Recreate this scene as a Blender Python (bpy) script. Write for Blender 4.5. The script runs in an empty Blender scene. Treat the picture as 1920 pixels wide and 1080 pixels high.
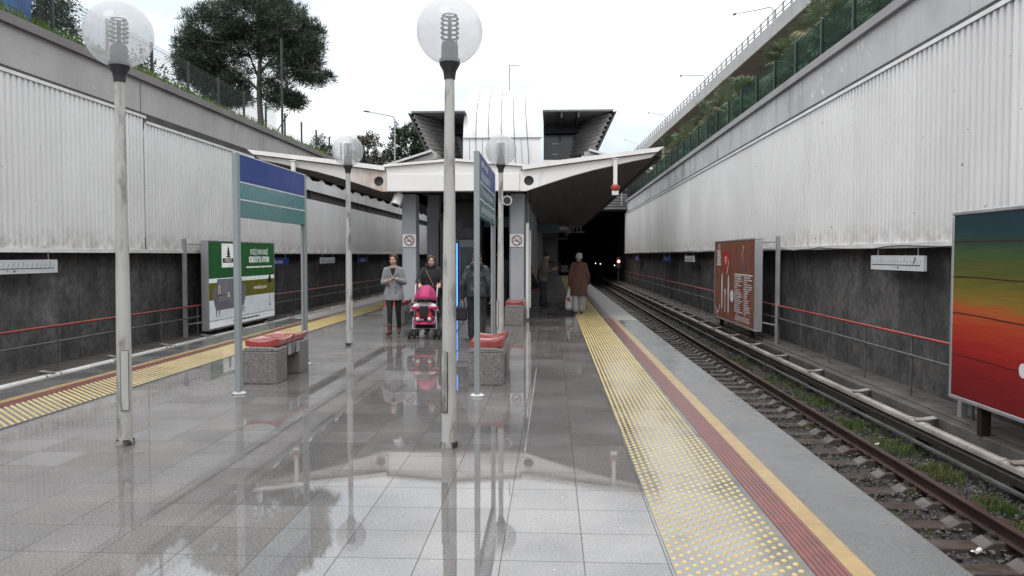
import bpy, math, random
from math import sin, cos, pi, radians, atan, atan2, sqrt
from mathutils import Vector, Matrix
import bmesh

random.seed(7)
S = bpy.context.scene
COL = S.collection
W = bpy.data.worlds.new("World"); S.world = W

# ------------------------------------------------------------------ helpers
def thing(name, label, cat, loc=(0, 0, 0), rz=0.0, group=None, kind=None):
    o = bpy.data.objects.new(name, None)
    o.empty_display_size = 0.2
    COL.objects.link(o)
    o.location = loc
    o.rotation_euler = (0, 0, rz)
    tag(o, label, cat, group, kind)
    return o

def tag(o, label=None, cat=None, group=None, kind=None):
    if label: o["label"] = label
    if cat: o["category"] = cat
    if group: o["group"] = group
    if kind: o["kind"] = kind
    return o

def copy_tree(o, parent=None):
    c = o.copy(); COL.objects.link(c)
    if parent is not None:
        c.parent = parent
        c.matrix_parent_inverse = o.matrix_parent_inverse.copy()
    for ch in list(o.children):
        copy_tree(ch, c)
    return c

class MB:
    """collects shapes and links them as one mesh object"""
    def __init__(self):
        self.v = []; self.f = []; self.m = []
    def add(self, vs, fs, mi=0):
        o = len(self.v)
        self.v.extend([tuple(v) for v in vs])
        self.f.extend([tuple(i + o for i in f) for f in fs])
        self.m.extend([mi] * len(fs))
        return self
    def box(self, x0, y0, z0, x1, y1, z1, mi=0):
        if x1 < x0: x0, x1 = x1, x0
        if y1 < y0: y0, y1 = y1, y0
        if z1 < z0: z0, z1 = z1, z0
        v = [(x0,y0,z0),(x1,y0,z0),(x1,y1,z0),(x0,y1,z0),(x0,y0,z1),(x1,y0,z1),(x1,y1,z1),(x0,y1,z1)]
        f = [(0,3,2,1),(4,5,6,7),(0,1,5,4),(1,2,6,5),(2,3,7,6),(3,0,4,7)]
        return self.add(v, f, mi)
    def quad(self, a, b, c, d, mi=0):
        return self.add([a, b, c, d], [(0, 1, 2, 3)], mi)
    def prism(self, poly, axis, a0, a1, mi=0):
        """poly of 2D points extruded along an axis: y -> (x,z), x -> (y,z), z -> (x,y)"""
        n = len(poly)
        def P(p, a):
            if axis == 'y': return (p[0], a, p[1])
            if axis == 'x': return (a, p[0], p[1])
            return (p[0], p[1], a)
        v = [P(p, a0) for p in poly] + [P(p, a1) for p in poly]
        f = [tuple(range(n)), tuple(range(2 * n - 1, n - 1, -1))]
        f += [(i, i + n, (i + 1) % n + n, (i + 1) % n) for i in range(n)]
        return self.add(v, f, mi)
    def tube(self, pts, r, n=8, mi=0, caps=True):
        pts = [Vector(p) for p in pts]
        rs = r if isinstance(r, (list, tuple)) else [r] * len(pts)
        vs = []; fs = []
        prev = None
        for i, p in enumerate(pts):
            if i == 0: t = pts[1] - p
            elif i == len(pts) - 1: t = p - pts[i - 1]
            else: t = (pts[i + 1] - p).normalized() + (p - pts[i - 1]).normalized()
            t.normalize()
            if prev is None:
                u = t.cross(Vector((0, 0, 1)))
                if u.length < 1e-3: u = t.cross(Vector((0, 1, 0)))
            else:
                u = prev - t * prev.dot(t)
            u.normalize(); prev = u
            w = t.cross(u)
            for k in range(n):
                a = 2 * pi * k / n
                vs.append(p + (u * cos(a) + w * sin(a)) * rs[i])
        for i in range(len(pts) - 1):
            for k in range(n):
                a = i * n + k; b = i * n + (k + 1) % n
                fs.append((a, a + n, b + n, b))
        if caps:
            fs.append(tuple(range(n)))
            fs.append(tuple(reversed(range((len(pts) - 1) * n, len(pts) * n))))
        return self.add(vs, fs, mi)
    def lathe(self, prof, c=(0, 0, 0), n=16, mi=0, caps=True):
        vs = []; fs = []
        for r, z in prof:
            for k in range(n):
                a = 2 * pi * k / n
                vs.append((c[0] + r * cos(a), c[1] + r * sin(a), c[2] + z))
        for i in range(len(prof) - 1):
            for k in range(n):
                a = i * n + k; b = i * n + (k + 1) % n
                fs.append((a, b, b + n, a + n))
        if caps:
            fs.append(tuple(reversed(range(n))))
            fs.append(tuple(range((len(prof) - 1) * n, len(prof) * n)))
        return self.add(vs, fs, mi)
    def ell(self, c, r, nu=12, nv=8, mi=0, rot=None):
        if not isinstance(r, (list, tuple)): r = (r, r, r)
        vs = [Vector((0, 0, -r[2]))]
        for j in range(1, nv):
            t = -pi / 2 + pi * j / nv
            for k in range(nu):
                a = 2 * pi * k / nu
                vs.append(Vector((r[0] * cos(t) * cos(a), r[1] * cos(t) * sin(a), r[2] * sin(t))))
        vs.append(Vector((0, 0, r[2])))
        if rot is not None: vs = [rot @ v for v in vs]
        vs = [v + Vector(c) for v in vs]
        fs = [(0, 1 + (k + 1) % nu, 1 + k) for k in range(nu)]
        for j in range(nv - 2):
            for k in range(nu):
                a = 1 + j * nu + k; b = 1 + j * nu + (k + 1) % nu
                fs.append((a, b, b + nu, a + nu))
        o = 1 + (nv - 2) * nu; top = len(vs) - 1
        fs += [(o + k, o + (k + 1) % nu, top) for k in range(nu)]
        return self.add(vs, fs, mi)
    def cap(self, p0, r0, p1, r1, n=10):
        """round-ended tapered limb"""
        self.ell(p0, r0, n, 6); self.ell(p1, r1, n, 6)
        return self.tube([p0, p1], [r0, r1], n)
    def loft(self, rings, n=16, mi=0):
        """rings of (cx, cy, z, rx, ry)"""
        vs = []; fs = []
        for cx, cy, z, rx, ry in rings:
            for k in range(n):
                a = 2 * pi * k / n
                vs.append((cx + rx * cos(a), cy + ry * sin(a), z))
        for i in range(len(rings) - 1):
            for k in range(n):
                a = i * n + k; b = i * n + (k + 1) % n
                fs.append((a, b, b + n, a + n))
        fs.append(tuple(reversed(range(n)))); fs.append(tuple(range((len(rings) - 1) * n, len(rings) * n)))
        return self.add(vs, fs, mi)
    def xf(self, M, start=0):
        for i in range(start, len(self.v)):
            self.v[i] = tuple(M @ Vector(self.v[i]))
        return self
    def mesh(self, name):
        me = bpy.data.meshes.new(name)
        me.from_pydata(self.v, [], self.f)
        return me
    def build(self, name, mats, parent=None, smooth=None, org=None, bevel=0, fixn=True):
        if org is not None:
            ox, oy, oz = org
            self.v = [(x - ox, y - oy, z - oz) for x, y, z in self.v]
        me = self.mesh(name)
        if not isinstance(mats, (list, tuple)): mats = [mats]
        for m in mats: me.materials.append(m)
        if len(mats) > 1:
            me.polygons.foreach_set("material_index", self.m)
        if fixn:
            bm = bmesh.new(); bm.from_mesh(me)
            bmesh.ops.recalc_face_normals(bm, faces=bm.faces)
            bm.to_mesh(me); bm.free()
        if smooth is not None:
            me.polygons.foreach_set("use_smooth", [True] * len(me.polygons))
            me.set_sharp_from_angle(angle=radians(smooth))
        me.update()
        o = bpy.data.objects.new(name, me)
        COL.objects.link(o)
        if parent is not None: o.parent = parent
        if bevel:
            b = o.modifiers.new("bevel", 'BEVEL'); b.width = bevel; b.segments = 2; b.limit_method = 'ANGLE'
        return o

def remeshed(mb, name, mat, parent, voxel=0.012, smooth=3, wrinkle=0.0, wscale=0.12):
    """unite the overlapping solids of mb into one continuous skin"""
    me = mb.mesh(name)
    tmp = bpy.data.objects.new("tmp", me); COL.objects.link(tmp)
    r = tmp.modifiers.new("r", 'REMESH'); r.mode = 'VOXEL'; r.voxel_size = voxel
    if smooth:
        s = tmp.modifiers.new("s", 'SMOOTH'); s.iterations = smooth; s.factor = 0.5
    if wrinkle:
        t = bpy.data.textures.new("w", 'CLOUDS'); t.noise_scale = wscale; t.noise_depth = 2
        d = tmp.modifiers.new("d", 'DISPLACE'); d.texture = t; d.strength = wrinkle; d.mid_level = 0.5; d.texture_coords = 'LOCAL'
    dg = bpy.context.evaluated_depsgraph_get()
    out = bpy.data.meshes.new_from_object(tmp.evaluated_get(dg))
    bpy.data.objects.remove(tmp); bpy.data.meshes.remove(me)
    out.materials.clear(); out.materials.append(mat)
    out.polygons.foreach_set("use_smooth", [True] * len(out.polygons))
    o = bpy.data.objects.new(name, out); COL.objects.link(o)
    out.name = name
    if parent is not None: o.parent = parent
    return o

def text_geo(s, size, align='CENTER', bold=0.0, sx=1.0, shear=0.0):
    """outline text as triangles in the XY plane"""
    cu = bpy.data.curves.new("t", 'FONT'); cu.body = s; cu.size = size; cu.align_x = align; cu.align_y = 'CENTER'
    cu.offset = bold; cu.shear = shear; cu.resolution_u = 3
    o = bpy.data.objects.new("t", cu); COL.objects.link(o)
    dg = bpy.context.evaluated_depsgraph_get()
    me = bpy.data.meshes.new_from_object(o.evaluated_get(dg))
    vs = [(v.co.x * sx, v.co.y) for v in me.vertices]; fs = [tuple(p.vertices) for p in me.polygons]
    bpy.data.objects.remove(o); bpy.data.curves.remove(cu); bpy.data.meshes.remove(me)
    return vs, fs

# ------------------------------------------------------------------ materials
def nodes(name):
    m = bpy.data.materials.new(name); m.use_nodes = True
    nt = m.node_tree; nt.nodes.clear()
    out = nt.nodes.new('ShaderNodeOutputMaterial')
    return m, nt, out

def L(nt, a, b): nt.links.new(a, b)

def coordnode(nt, coord='Object', scale=(1, 1, 1), rnd=True):
    if coord == 'World':
        src = nt.nodes.new('ShaderNodeNewGeometry').outputs['Position']
    else:
        src = nt.nodes.new('ShaderNodeTexCoord').outputs['Object']
        if rnd:
            oi = nt.nodes.new('ShaderNodeObjectInfo')
            mu = nt.nodes.new('ShaderNodeMath'); mu.operation = 'MULTIPLY'; mu.inputs[1].default_value = 60
            L(nt, oi.outputs['Random'], mu.inputs[0])
            ad = nt.nodes.new('ShaderNodeVectorMath'); ad.operation = 'ADD'
            L(nt, src, ad.inputs[0]); L(nt, mu.outputs[0], ad.inputs[1]); src = ad.outputs[0]
    mp = nt.nodes.new('ShaderNodeMapping'); mp.inputs['Scale'].default_value = scale
    L(nt, src, mp.inputs['Vector'])
    return mp.outputs['Vector']

def noise(nt, vec, sc, det=4, rough=0.55):
    n = nt.nodes.new('ShaderNodeTexNoise'); n.inputs['Scale'].default_value = sc
    n.inputs['Detail'].default_value = det; n.inputs['Roughness'].default_value = rough
    L(nt, vec, n.inputs['Vector'])
    return n.outputs['Fac']

def ramp(nt, fac, stops, interp='LINEAR'):
    r = nt.nodes.new('ShaderNodeValToRGB'); r.color_ramp.interpolation = interp
    e = r.color_ramp.elements
    while len(e) > 1: e.remove(e[-1])
    e[0].position = stops[0][0]; e[0].color = c4(stops[0][1])
    for p, c in stops[1:]:
        k = e.new(p); k.color = c4(c)
    L(nt, fac, r.inputs['Fac'])
    return r.outputs['Color']

def c4(c):
    if isinstance(c, (int, float)): return (c, c, c, 1)
    return (c[0], c[1], c[2], 1)

def mix(nt, fac, a, b, mode='MIX'):
    m = nt.nodes.new('ShaderNodeMix'); m.data_type = 'RGBA'; m.blend_type = mode
    for k, v in ((0, fac), (6, a), (7, b)):
        if isinstance(v, (int, float)) and k == 0: m.inputs[0].default_value = v
        elif isinstance(v, (tuple, list, int, float)): m.inputs[k].default_value = c4(v)
        else: L(nt, v, m.inputs[k])
    return m.outputs[2]

def math_(nt, op, a, b=None, c=None):
    m = nt.nodes.new('ShaderNodeMath'); m.operation = op
    for i, v in enumerate((a, b, c)):
        if v is None: continue
        if isinstance(v, (int, float)): m.inputs[i].default_value = v
        else: L(nt, v, m.inputs[i])
    return m.outputs[0]

def bump(nt, h, strength=0.3, dist=0.01, prev=None):
    b = nt.nodes.new('ShaderNodeBump'); b.inputs['Strength'].default_value = strength; b.inputs['Distance'].default_value = dist
    L(nt, h, b.inputs['Height'])
    if prev is not None: L(nt, prev, b.inputs['Normal'])
    return b.outputs['Normal']

def M(name, c, c2=None, sc=6.0, r=0.6, r2=None, metal=0.0, bmp=0.0, bsc=60.0, bd=0.004, stretch=(1, 1, 1), coord='Object',
      coat=0.0, spec=0.5, lo=0.35, hi=0.65, c3=None, sc3=1.0, lo3=0.55, hi3=0.7, st3=(1, 1, 1), det=4):
    m, nt, out = nodes(name)
    b = nt.nodes.new('ShaderNodeBsdfPrincipled')
    L(nt, b.outputs[0], out.inputs[0])
    vec = coordnode(nt, coord, stretch)
    b.inputs['Metallic'].default_value = metal
    b.inputs['Specular IOR Level'].default_value = spec
    b.inputs['Coat Weight'].default_value = coat
    b.inputs['Coat Roughness'].default_value = 0.08
    if c2 is None: c2 = tuple(x * 0.82 for x in c)
    f = noise(nt, vec, sc, det)
    col = ramp(nt, f, [(lo, c), (hi, c2)])
    if c3 is not None:
        v3 = coordnode(nt, coord, st3)
        g = ramp(nt, noise(nt, v3, sc3, 5, 0.6), [(lo3, 0), (hi3, 1)])
        col = mix(nt, g, col, c3)
    L(nt, col, b.inputs['Base Color'])
    if r2 is None: b.inputs['Roughness'].default_value = r
    else: L(nt, ramp(nt, noise(nt, vec, sc * 1.7, 3), [(0.35, r), (0.65, r2)]), b.inputs['Roughness'])
    if bmp:
        v2 = coordnode(nt, coord, (1, 1, 1))
        L(nt, bump(nt, noise(nt, v2, bsc, 4), bmp, bd), b.inputs['Normal'])
    return m

def emit(name, c, s):
    m, nt, out = nodes(name)
    e = nt.nodes.new('ShaderNodeEmission'); e.inputs[0].default_value = c4(c); e.inputs[1].default_value = s
    L(nt, e.outputs[0], out.inputs[0]); return m
# ------------------------------------------------------------------ the materials of the place
def floor_material():
    m, nt, out = nodes("wet_granite_tiles")
    b = nt.nodes.new('ShaderNodeBsdfPrincipled'); L(nt, b.outputs[0], out.inputs[0])
    pos = coordnode(nt, 'World')
    off = nt.nodes.new('ShaderNodeMapping'); off.inputs['Location'].default_value = (0.605 + 0.435 * 30, -4.06 + 0.42 * 30, 0)
    off.inputs['Location'].default_value = (-0.605 + 0.435 * 40, -4.06 + 0.42 * 40, 0)
    L(nt, pos, off.inputs['Vector'])
    br = nt.nodes.new('ShaderNodeTexBrick'); br.offset = 0.0; br.squash = 1.0
    for k, v in (('Scale', 1.0), ('Mortar Size', 0.0030), ('Mortar Smooth', 0.3), ('Brick Width', 0.435), ('Row Height', 0.42), ('Bias', 0.0)):
        br.inputs[k].default_value = v
    br.inputs['Color1'].default_value = (0, 0, 0, 1); br.inputs['Color2'].default_value = (1, 1, 1, 1); br.inputs['Mortar'].default_value = (0, 0, 0, 1)
    L(nt, off.outputs[0], br.inputs['Vector'])
    tile = ramp(nt, br.outputs['Color'], [(0.0, (0.158, 0.146, 0.141)), (0.3, (0.128, 0.122, 0.120)), (0.65, (0.178, 0.172, 0.169)), (1.0, (0.116, 0.106, 0.102))])
    speck = ramp(nt, noise(nt, pos, 70, 4, 0.8), [(0.34, 0.50), (0.5, 1.0), (0.66, 1.6)])
    col = mix(nt, 1.0, tile, speck, 'MULTIPLY')
    stain = ramp(nt, noise(nt, pos, 0.8, 6, 0.65), [(0.35, 0.72), (0.65, 1.2)])
    col = mix(nt, 1.0, col, stain, 'MULTIPLY')
    crumbs = ramp(nt, noise(nt, pos, 33, 1, 0.3), [(0.775, 0), (0.80, 1)])
    col = mix(nt, crumbs, col, (0.36, 0.35, 0.34))
    col = mix(nt, br.outputs['Fac'], col, (0.040, 0.037, 0.036))
    L(nt, col, b.inputs['Base Color'])
    wet = noise(nt, pos, 0.55, 5, 0.6)
    # film of rain water: smooth in the open, drier under the roof
    sep = nt.nodes.new('ShaderNodeSeparateXYZ'); L(nt, pos, sep.inputs[0])
    dry = nt.nodes.new('ShaderNodeMapRange'); dry.inputs[1].default_value = 22; dry.inputs[2].default_value = 34
    L(nt, sep.outputs['Y'], dry.inputs[0])
    r1 = ramp(nt, wet, [(0.36, 0.4), (0.52, 0.5), (0.68, 0.6)])
    rr = math_(nt, 'ADD', r1, math_(nt, 'MULTIPLY', dry.outputs[0], 0.22))
    L(nt, rr, b.inputs['Roughness'])
    b.inputs['IOR'].default_value = 1.45
    b.inputs['Specular IOR Level'].default_value = 0.12
    cw = math_(nt, 'SUBTRACT', 1.0, dry.outputs[0])
    wet2 = noise(nt, pos, 1.1, 6, 0.65)
    L(nt, ramp(nt, wet2, [(0.50, 0.008), (0.62, 0.05), (0.72, 0.11)]), b.inputs['Coat Roughness'])
    L(nt, math_(nt, 'MULTIPLY', math_(nt, 'MULTIPLY', cw, math_(nt, 'SUBTRACT', 1.0, math_(nt, 'MULTIPLY', br.outputs['Fac'], 0.7))), ramp(nt, wet, [(0.42, 1.0), (0.68, 0.62)])), b.inputs['Coat Weight'])
    b.inputs['Coat IOR'].default_value = 2.2
    n1 = bump(nt, noise(nt, pos, 120, 3), 0.06, 0.004)
    h = math_(nt, 'MULTIPLY', br.outputs['Fac'], -1.0)
    n2 = bump(nt, h, 0.5, 0.003, n1)
    L(nt, n2, b.inputs['Normal'])
    n3 = bump(nt, noise(nt, pos, 7, 3, 0.5), 0.003, 0.010)
    n4 = bump(nt, noise(nt, pos, 120, 2), 0.007, 0.002, n3)
    L(nt, bump(nt, h, 0.2, 0.002, n4), b.inputs['Coat Normal'])
    return m

def edge_material():
    m, nt, out = nodes("grey_edge_slabs")
    b = nt.nodes.new('ShaderNodeBsdfPrincipled'); L(nt, b.outputs[0], out.inputs[0])
    pos = coordnode(nt, 'World')
    sep = nt.nodes.new('ShaderNodeSeparateXYZ'); L(nt, pos, sep.inputs[0])
    wav = noise(nt, pos, 1.5, 4)
    y = math_(nt, 'ADD', sep.outputs['Y'], math_(nt, 'MULTIPLY', wav, 0.5))
    dry = nt.nodes.new('ShaderNodeMapRange'); dry.inputs[1].default_value = 19.6; dry.inputs[2].default_value = 19.75
    L(nt, y, dry.inputs[0])
    grain = ramp(nt, noise(nt, pos, 75, 4, 0.75), [(0.34, 0.62), (0.5, 1.0), (0.66, 1.5)])
    wetc = mix(nt, ramp(nt, noise(nt, pos, 1.3, 5), [(0.35, 0), (0.65, 1)]), (0.080, 0.081, 0.083), (0.112, 0.113, 0.115))
    col = mix(nt, dry.outputs[0], wetc, (0.36, 0.355, 0.35))
    col = mix(nt, 1.0, col, grain, 'MULTIPLY')
    # joints every 0.8 m
    fr = math_(nt, 'FRACT', math_(nt, 'DIVIDE', math_(nt, 'SUBTRACT', sep.outputs['Y'], 4.69), 0.8))
    j = math_(nt, 'LESS_THAN', fr, 0.007)
    col = mix(nt, j, col, (0.05, 0.05, 0.05))
    L(nt, col, b.inputs['Base Color'])
    rg = mix(nt, dry.outputs[0], ramp(nt, wav, [(0.4, 0.16), (0.6, 0.34)]), (0.75, 0.75, 0.75))
    L(nt, rg, b.inputs['Roughness'])
    cw = math_(nt, 'MULTIPLY', math_(nt, 'SUBTRACT', 1.0, dry.outputs[0]), 0.55)
    L(nt, cw, b.inputs['Coat Weight']); b.inputs['Coat Roughness'].default_value = 0.10
    L(nt, bump(nt, noise(nt, pos, 190, 2), 0.12, 0.003), b.inputs['Normal'])
    L(nt, bump(nt, noise(nt, pos, 190, 2), 0.06, 0.003), b.inputs['Coat Normal'])
    return m

def strip_material(name, c_wet, c_dry, groove=False, c2=None):
    """painted line, wet in the open and worn off under the roof"""
    m, nt, out = nodes(name)
    b = nt.nodes.new('ShaderNodeBsdfPrincipled'); L(nt, b.outputs[0], out.inputs[0])
    pos = coordnode(nt, 'World')
    sep = nt.nodes.new('ShaderNodeSeparateXYZ'); L(nt, pos, sep.inputs[0])
    y = math_(nt, 'ADD', sep.outputs['Y'], math_(nt, 'MULTIPLY', noise(nt, pos, 2.5, 5), 2.4))
    dry = nt.nodes.new('ShaderNodeMapRange'); dry.inputs[1].default_value = 20.6; dry.inputs[2].default_value = 21.6
    L(nt, y, dry.inputs[0])
    col = mix(nt, ramp(nt, noise(nt, pos, 6, 6, 0.65), [(0.4, 0), (0.7, 1)]), c_wet, c2 or tuple(0.72 * x for x in c_wet))
    worn = ramp(nt, noise(nt, pos, 26, 5, 0.7), [(0.60, 0), (0.68, 1)])
    col = mix(nt, math_(nt, 'MULTIPLY', worn, 0.5), col, (0.17, 0.16, 0.15))
    col = mix(nt, dry.outputs[0], col, c_dry)
    fr = math_(nt, 'FRACT', math_(nt, 'DIVIDE', math_(nt, 'SUBTRACT', sep.outputs['Y'], 4.69), 0.8))
    j = math_(nt, 'LESS_THAN', fr, 0.008)
    col = mix(nt, j, col, tuple(0.3 * x for x in c_wet))
    L(nt, col, b.inputs['Base Color'])
    b.inputs['Roughness'].default_value = 0.32
    b.inputs['Coat Weight'].default_value = 0.3; b.inputs['Coat Roughness'].default_value = 0.12
    L(nt, bump(nt, noise(nt, pos, 130, 3), 0.2, 0.003), b.inputs['Normal'])
    return m

def rough_wall_material():
    m, nt, out = nodes("dark_rough_concrete")
    b = nt.nodes.new('ShaderNodeBsdfPrincipled'); L(nt, b.outputs[0], out.inputs[0])
    pos = coordnode(nt, 'World')
    big = noise(nt, pos, 0.9, 7, 0.65)
    col = ramp(nt, big, [(0.30, (0.050, 0.049, 0.049)), (0.5, (0.088, 0.085, 0.084)), (0.70, (0.145, 0.140, 0.136))])
    st = coordnode(nt, 'World', (1, 1, 0.12))
    strk = ramp(nt, noise(nt, st, 1.3, 6, 0.6), [(0.40, 0.78), (0.6, 1.08)])
    mott = ramp(nt, noise(nt, pos, 5.5, 7, 0.72), [(0.36, 0.62), (0.5, 1.0), (0.66, 1.45)])
    col = mix(nt, 1.0, col, mott, 'MULTIPLY')
    col = mix(nt, 1.0, col, strk, 'MULTIPLY')
    eff = ramp(nt, noise(nt, st, 2.1, 6, 0.7), [(0.68, 0), (0.80, 1)])
    col = mix(nt, math_(nt, 'MULTIPLY', eff, 0.3), col, (0.23, 0.22, 0.21))
    # damp, paler and blotched foot
    sep = nt.nodes.new('ShaderNodeSeparateXYZ'); L(nt, pos, sep.inputs[0])
    moss = ramp(nt, noise(nt, pos, 2.6, 6, 0.7), [(0.55, 0), (0.68, 1)])
    foot = nt.nodes.new('ShaderNodeMapRange'); foot.inputs[1].default_value = 0.6; foot.inputs[2].default_value = -0.7
    L(nt, sep.outputs['Z'], foot.inputs[0])
    col = mix(nt, math_(nt, 'MULTIPLY', moss, math_(nt, 'MULTIPLY', foot.outputs[0], 0.6)), col, (0.19, 0.17, 0.155))
    # formwork joints
    fr = math_(nt, 'FRACT', math_(nt, 'DIVIDE', math_(nt, 'ADD', sep.outputs['Y'], math_(nt, 'MULTIPLY', noise(nt, pos, 3, 4), 0.06)), 3.4))
    j = math_(nt, 'LESS_THAN', fr, 0.011)
    col = mix(nt, math_(nt, 'MULTIPLY', j, 0.6), col, (0.02, 0.02, 0.02))
    L(nt, col, b.inputs['Base Color'])
    b.inputs['Roughness'].default_value = 0.85
    n1 = bump(nt, noise(nt, pos, 6, 6, 0.7), 0.55, 0.05)
    n2 = bump(nt, noise(nt, pos, 45, 4), 0.5, 0.01, n1)
    vo = nt.nodes.new('ShaderNodeTexVoronoi'); vo.inputs['Scale'].default_value = 9; L(nt, pos, vo.inputs['Vector'])
    pit = ramp(nt, vo.outputs['Distance'], [(0.05, 0), (0.16, 1)])
    n3 = bump(nt, pit, 0.35, 0.02, n2)
    L(nt, n3, b.inputs['Normal'])
    return m

def band_material(name, c, streak=0.3, peel=True):
    """painted render with stains running down and peeled patches"""
    m, nt, out = nodes(name)
    b = nt.nodes.new('ShaderNodeBsdfPrincipled'); L(nt, b.outputs[0], out.inputs[0])
    pos = coordnode(nt, 'World')
    col = mix(nt, ramp(nt, noise(nt, pos, 0.7, 6, 0.6), [(0.3, 0), (0.7, 1)]), c, tuple(0.74 * x for x in c))
    st = coordnode(nt, 'World', (1, 1, 0.08))
    s = ramp(nt, noise(nt, st, 3.0, 6, 0.7), [(0.56, 0), (0.72, 1)])
    col = mix(nt, math_(nt, 'MULTIPLY', s, streak), col, tuple(0.42 * x for x in c))
    n = bump(nt, noise(nt, pos, 70, 4), 0.12, 0.004)
    if streak > .7:      # run-off stains below the far planters
        sy = nt.nodes.new('ShaderNodeSeparateXYZ'); L(nt, pos, sy.inputs[0])
        ya = ramp(nt, math_(nt, 'DIVIDE', sy.outputs['Y'], 100.0), [(0.31, 0), (0.36, 1), (0.47, 1), (0.56, 0)])
        st2 = coordnode(nt, 'World', (1, 1, 0.05))
        s2 = ramp(nt, noise(nt, st2, 1.7, 6, 0.75), [(0.50, 0), (0.60, 1)])
        col = mix(nt, math_(nt, 'MULTIPLY', math_(nt, 'MULTIPLY', s2, ya), 0.8), col, tuple(0.38 * x for x in c))
    if peel:
        big = ramp(nt, noise(nt, pos, 0.33, 3), [(0.45, 0), (0.56, 1)])
        pe = ramp(nt, noise(nt, pos, 2.6, 7, 0.72), [(0.585, 0), (0.60, 1)])
        pp = math_(nt, 'MULTIPLY', big, pe)
        col = mix(nt, math_(nt, 'MULTIPLY', pp, 0.75), col, tuple(min(1, 1.28 * x) for x in c))
        n = bump(nt, pp, 0.7, 0.012, n)
    L(nt, col, b.inputs['Base Color'])
    b.inputs['Roughness'].default_value = 0.8
    L(nt, n, b.inputs['Normal'])
    return m

def cladding_material():
    m, nt, out = nodes("white_ribbed_cladding_paint")
    b = nt.nodes.new('ShaderNodeBsdfPrincipled'); L(nt, b.outputs[0], out.inputs[0])
    pos = coordnode(nt, 'World')
    col = mix(nt, ramp(nt, noise(nt, pos, 0.6, 5), [(0.3, 0), (0.7, 1)]), (0.80, 0.795, 0.79), (0.72, 0.715, 0.71))
    st = coordnode(nt, 'World', (1, 1, 0.05))
    s = ramp(nt, noise(nt, st, 5.0, 5, 0.65), [(0.55, 0), (0.78, 1)])
    col = mix(nt, math_(nt, 'MULTIPLY', s, 0.14), col, (0.40, 0.385, 0.365))
    sep = nt.nodes.new('ShaderNodeSeparateXYZ'); L(nt, pos, sep.inputs[0])
    lowz = nt.nodes.new('ShaderNodeMapRange'); lowz.inputs[1].default_value = 2.25; lowz.inputs[2].default_value = 1.75
    L(nt, sep.outputs['Z'], lowz.inputs[0])
    dirt = math_(nt, 'MULTIPLY', lowz.outputs[0], ramp(nt, noise(nt, pos, 3.5, 6, 0.7), [(0.42, 0), (0.62, 0.7)]))
    col = mix(nt, dirt, col, (0.38, 0.35, 0.31))
    wn = nt.nodes.new('ShaderNodeTexWhiteNoise'); wn.noise_dimensions = '1D'; L(nt, math_(nt, 'FLOOR', math_(nt, 'DIVIDE', sep.outputs['Y'], 2.672)), wn.inputs['W'])
    col = mix(nt, 1.0, col, ramp(nt, wn.outputs['Value'], [(0, 0.93), (1, 1.04)]), 'MULTIPLY')
    lap = math_(nt, 'LESS_THAN', math_(nt, 'FRACT', math_(nt, 'DIVIDE', sep.outputs['Y'], 2.672)), 0.006)
    col = mix(nt, math_(nt, 'MULTIPLY', lap, 0.45), col, (0.2, 0.19, 0.18))
    sp = ramp(nt, noise(nt, pos, 14, 2, 0.4), [(0.77, 0), (0.785, 1)])
    col = mix(nt, sp, col, (0.12, 0.11, 0.10))
    L(nt, col, b.inputs['Base Color'])
    b.inputs['Roughness'].default_value = 0.5
    L(nt, bump(nt, noise(nt, pos, 2.0, 3), 0.12, 0.02), b.inputs['Normal'])
    return m

def globe_material():
    m, nt, out = nodes("hazy_clear_globe_plastic")
    tr = nt.nodes.new('ShaderNodeBsdfTransparent'); tr.inputs[0].default_value = (0.93, 0.94, 0.95, 1)
    df = nt.nodes.new('ShaderNodeBsdfTranslucent'); df.inputs[0].default_value = (0.82, 0.83, 0.84, 1)
    d2 = nt.nodes.new('ShaderNodeBsdfDiffuse'); d2.inputs[0].default_value = (0.72, 0.73, 0.74, 1)
    gl = nt.nodes.new('ShaderNodeBsdfGlossy'); gl.inputs['Roughness'].default_value = 0.04
    pos = coordnode(nt, 'Object')
    f = ramp(nt, noise(nt, pos, 3.0, 5, 0.6), [(0.35, 0.34), (0.65, 0.46)])
    a = nt.nodes.new('ShaderNodeMixShader'); a.inputs[0].default_value = 0.45
    L(nt, df.outputs[0], a.inputs[1]); L(nt, d2.outputs[0], a.inputs[2])
    b = nt.nodes.new('ShaderNodeMixShader'); L(nt, f, b.inputs[0]); L(nt, tr.outputs[0], b.inputs[1]); L(nt, a.outputs[0], b.inputs[2])
    lw = nt.nodes.new('ShaderNodeLayerWeight'); lw.inputs[0].default_value = 0.5
    c = nt.nodes.new('ShaderNodeMixShader'); L(nt, math_(nt, 'ADD', math_(nt, 'MULTIPLY', math_(nt, 'POWER', lw.outputs['Facing'], 5.0), 0.5), 0.03), c.inputs[0])
    L(nt, b.outputs[0], c.inputs[1]); L(nt, gl.outputs[0], c.inputs[2])
    L(nt, c.outputs[0], out.inputs[0])
    return m

def screen_material(name, c, cover):
    """tinted see-through infill of a railing"""
    m, nt, out = nodes(name)
    tr = nt.nodes.new('ShaderNodeBsdfTransparent'); tr.inputs[0].default_value = (0.56, 0.72, 0.65, 1)
    b = nt.nodes.new('ShaderNodeBsdfPrincipled'); b.inputs['Base Color'].default_value = c4(c); b.inputs['Roughness'].default_value = 0.35
    x = nt.nodes.new('ShaderNodeMixShader'); x.inputs[0].default_value = cover
    L(nt, tr.outputs[0], x.inputs[1]); L(nt, b.outputs[0], x.inputs[2]); L(nt, x.outputs[0], out.inputs[0])
    return m

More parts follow.
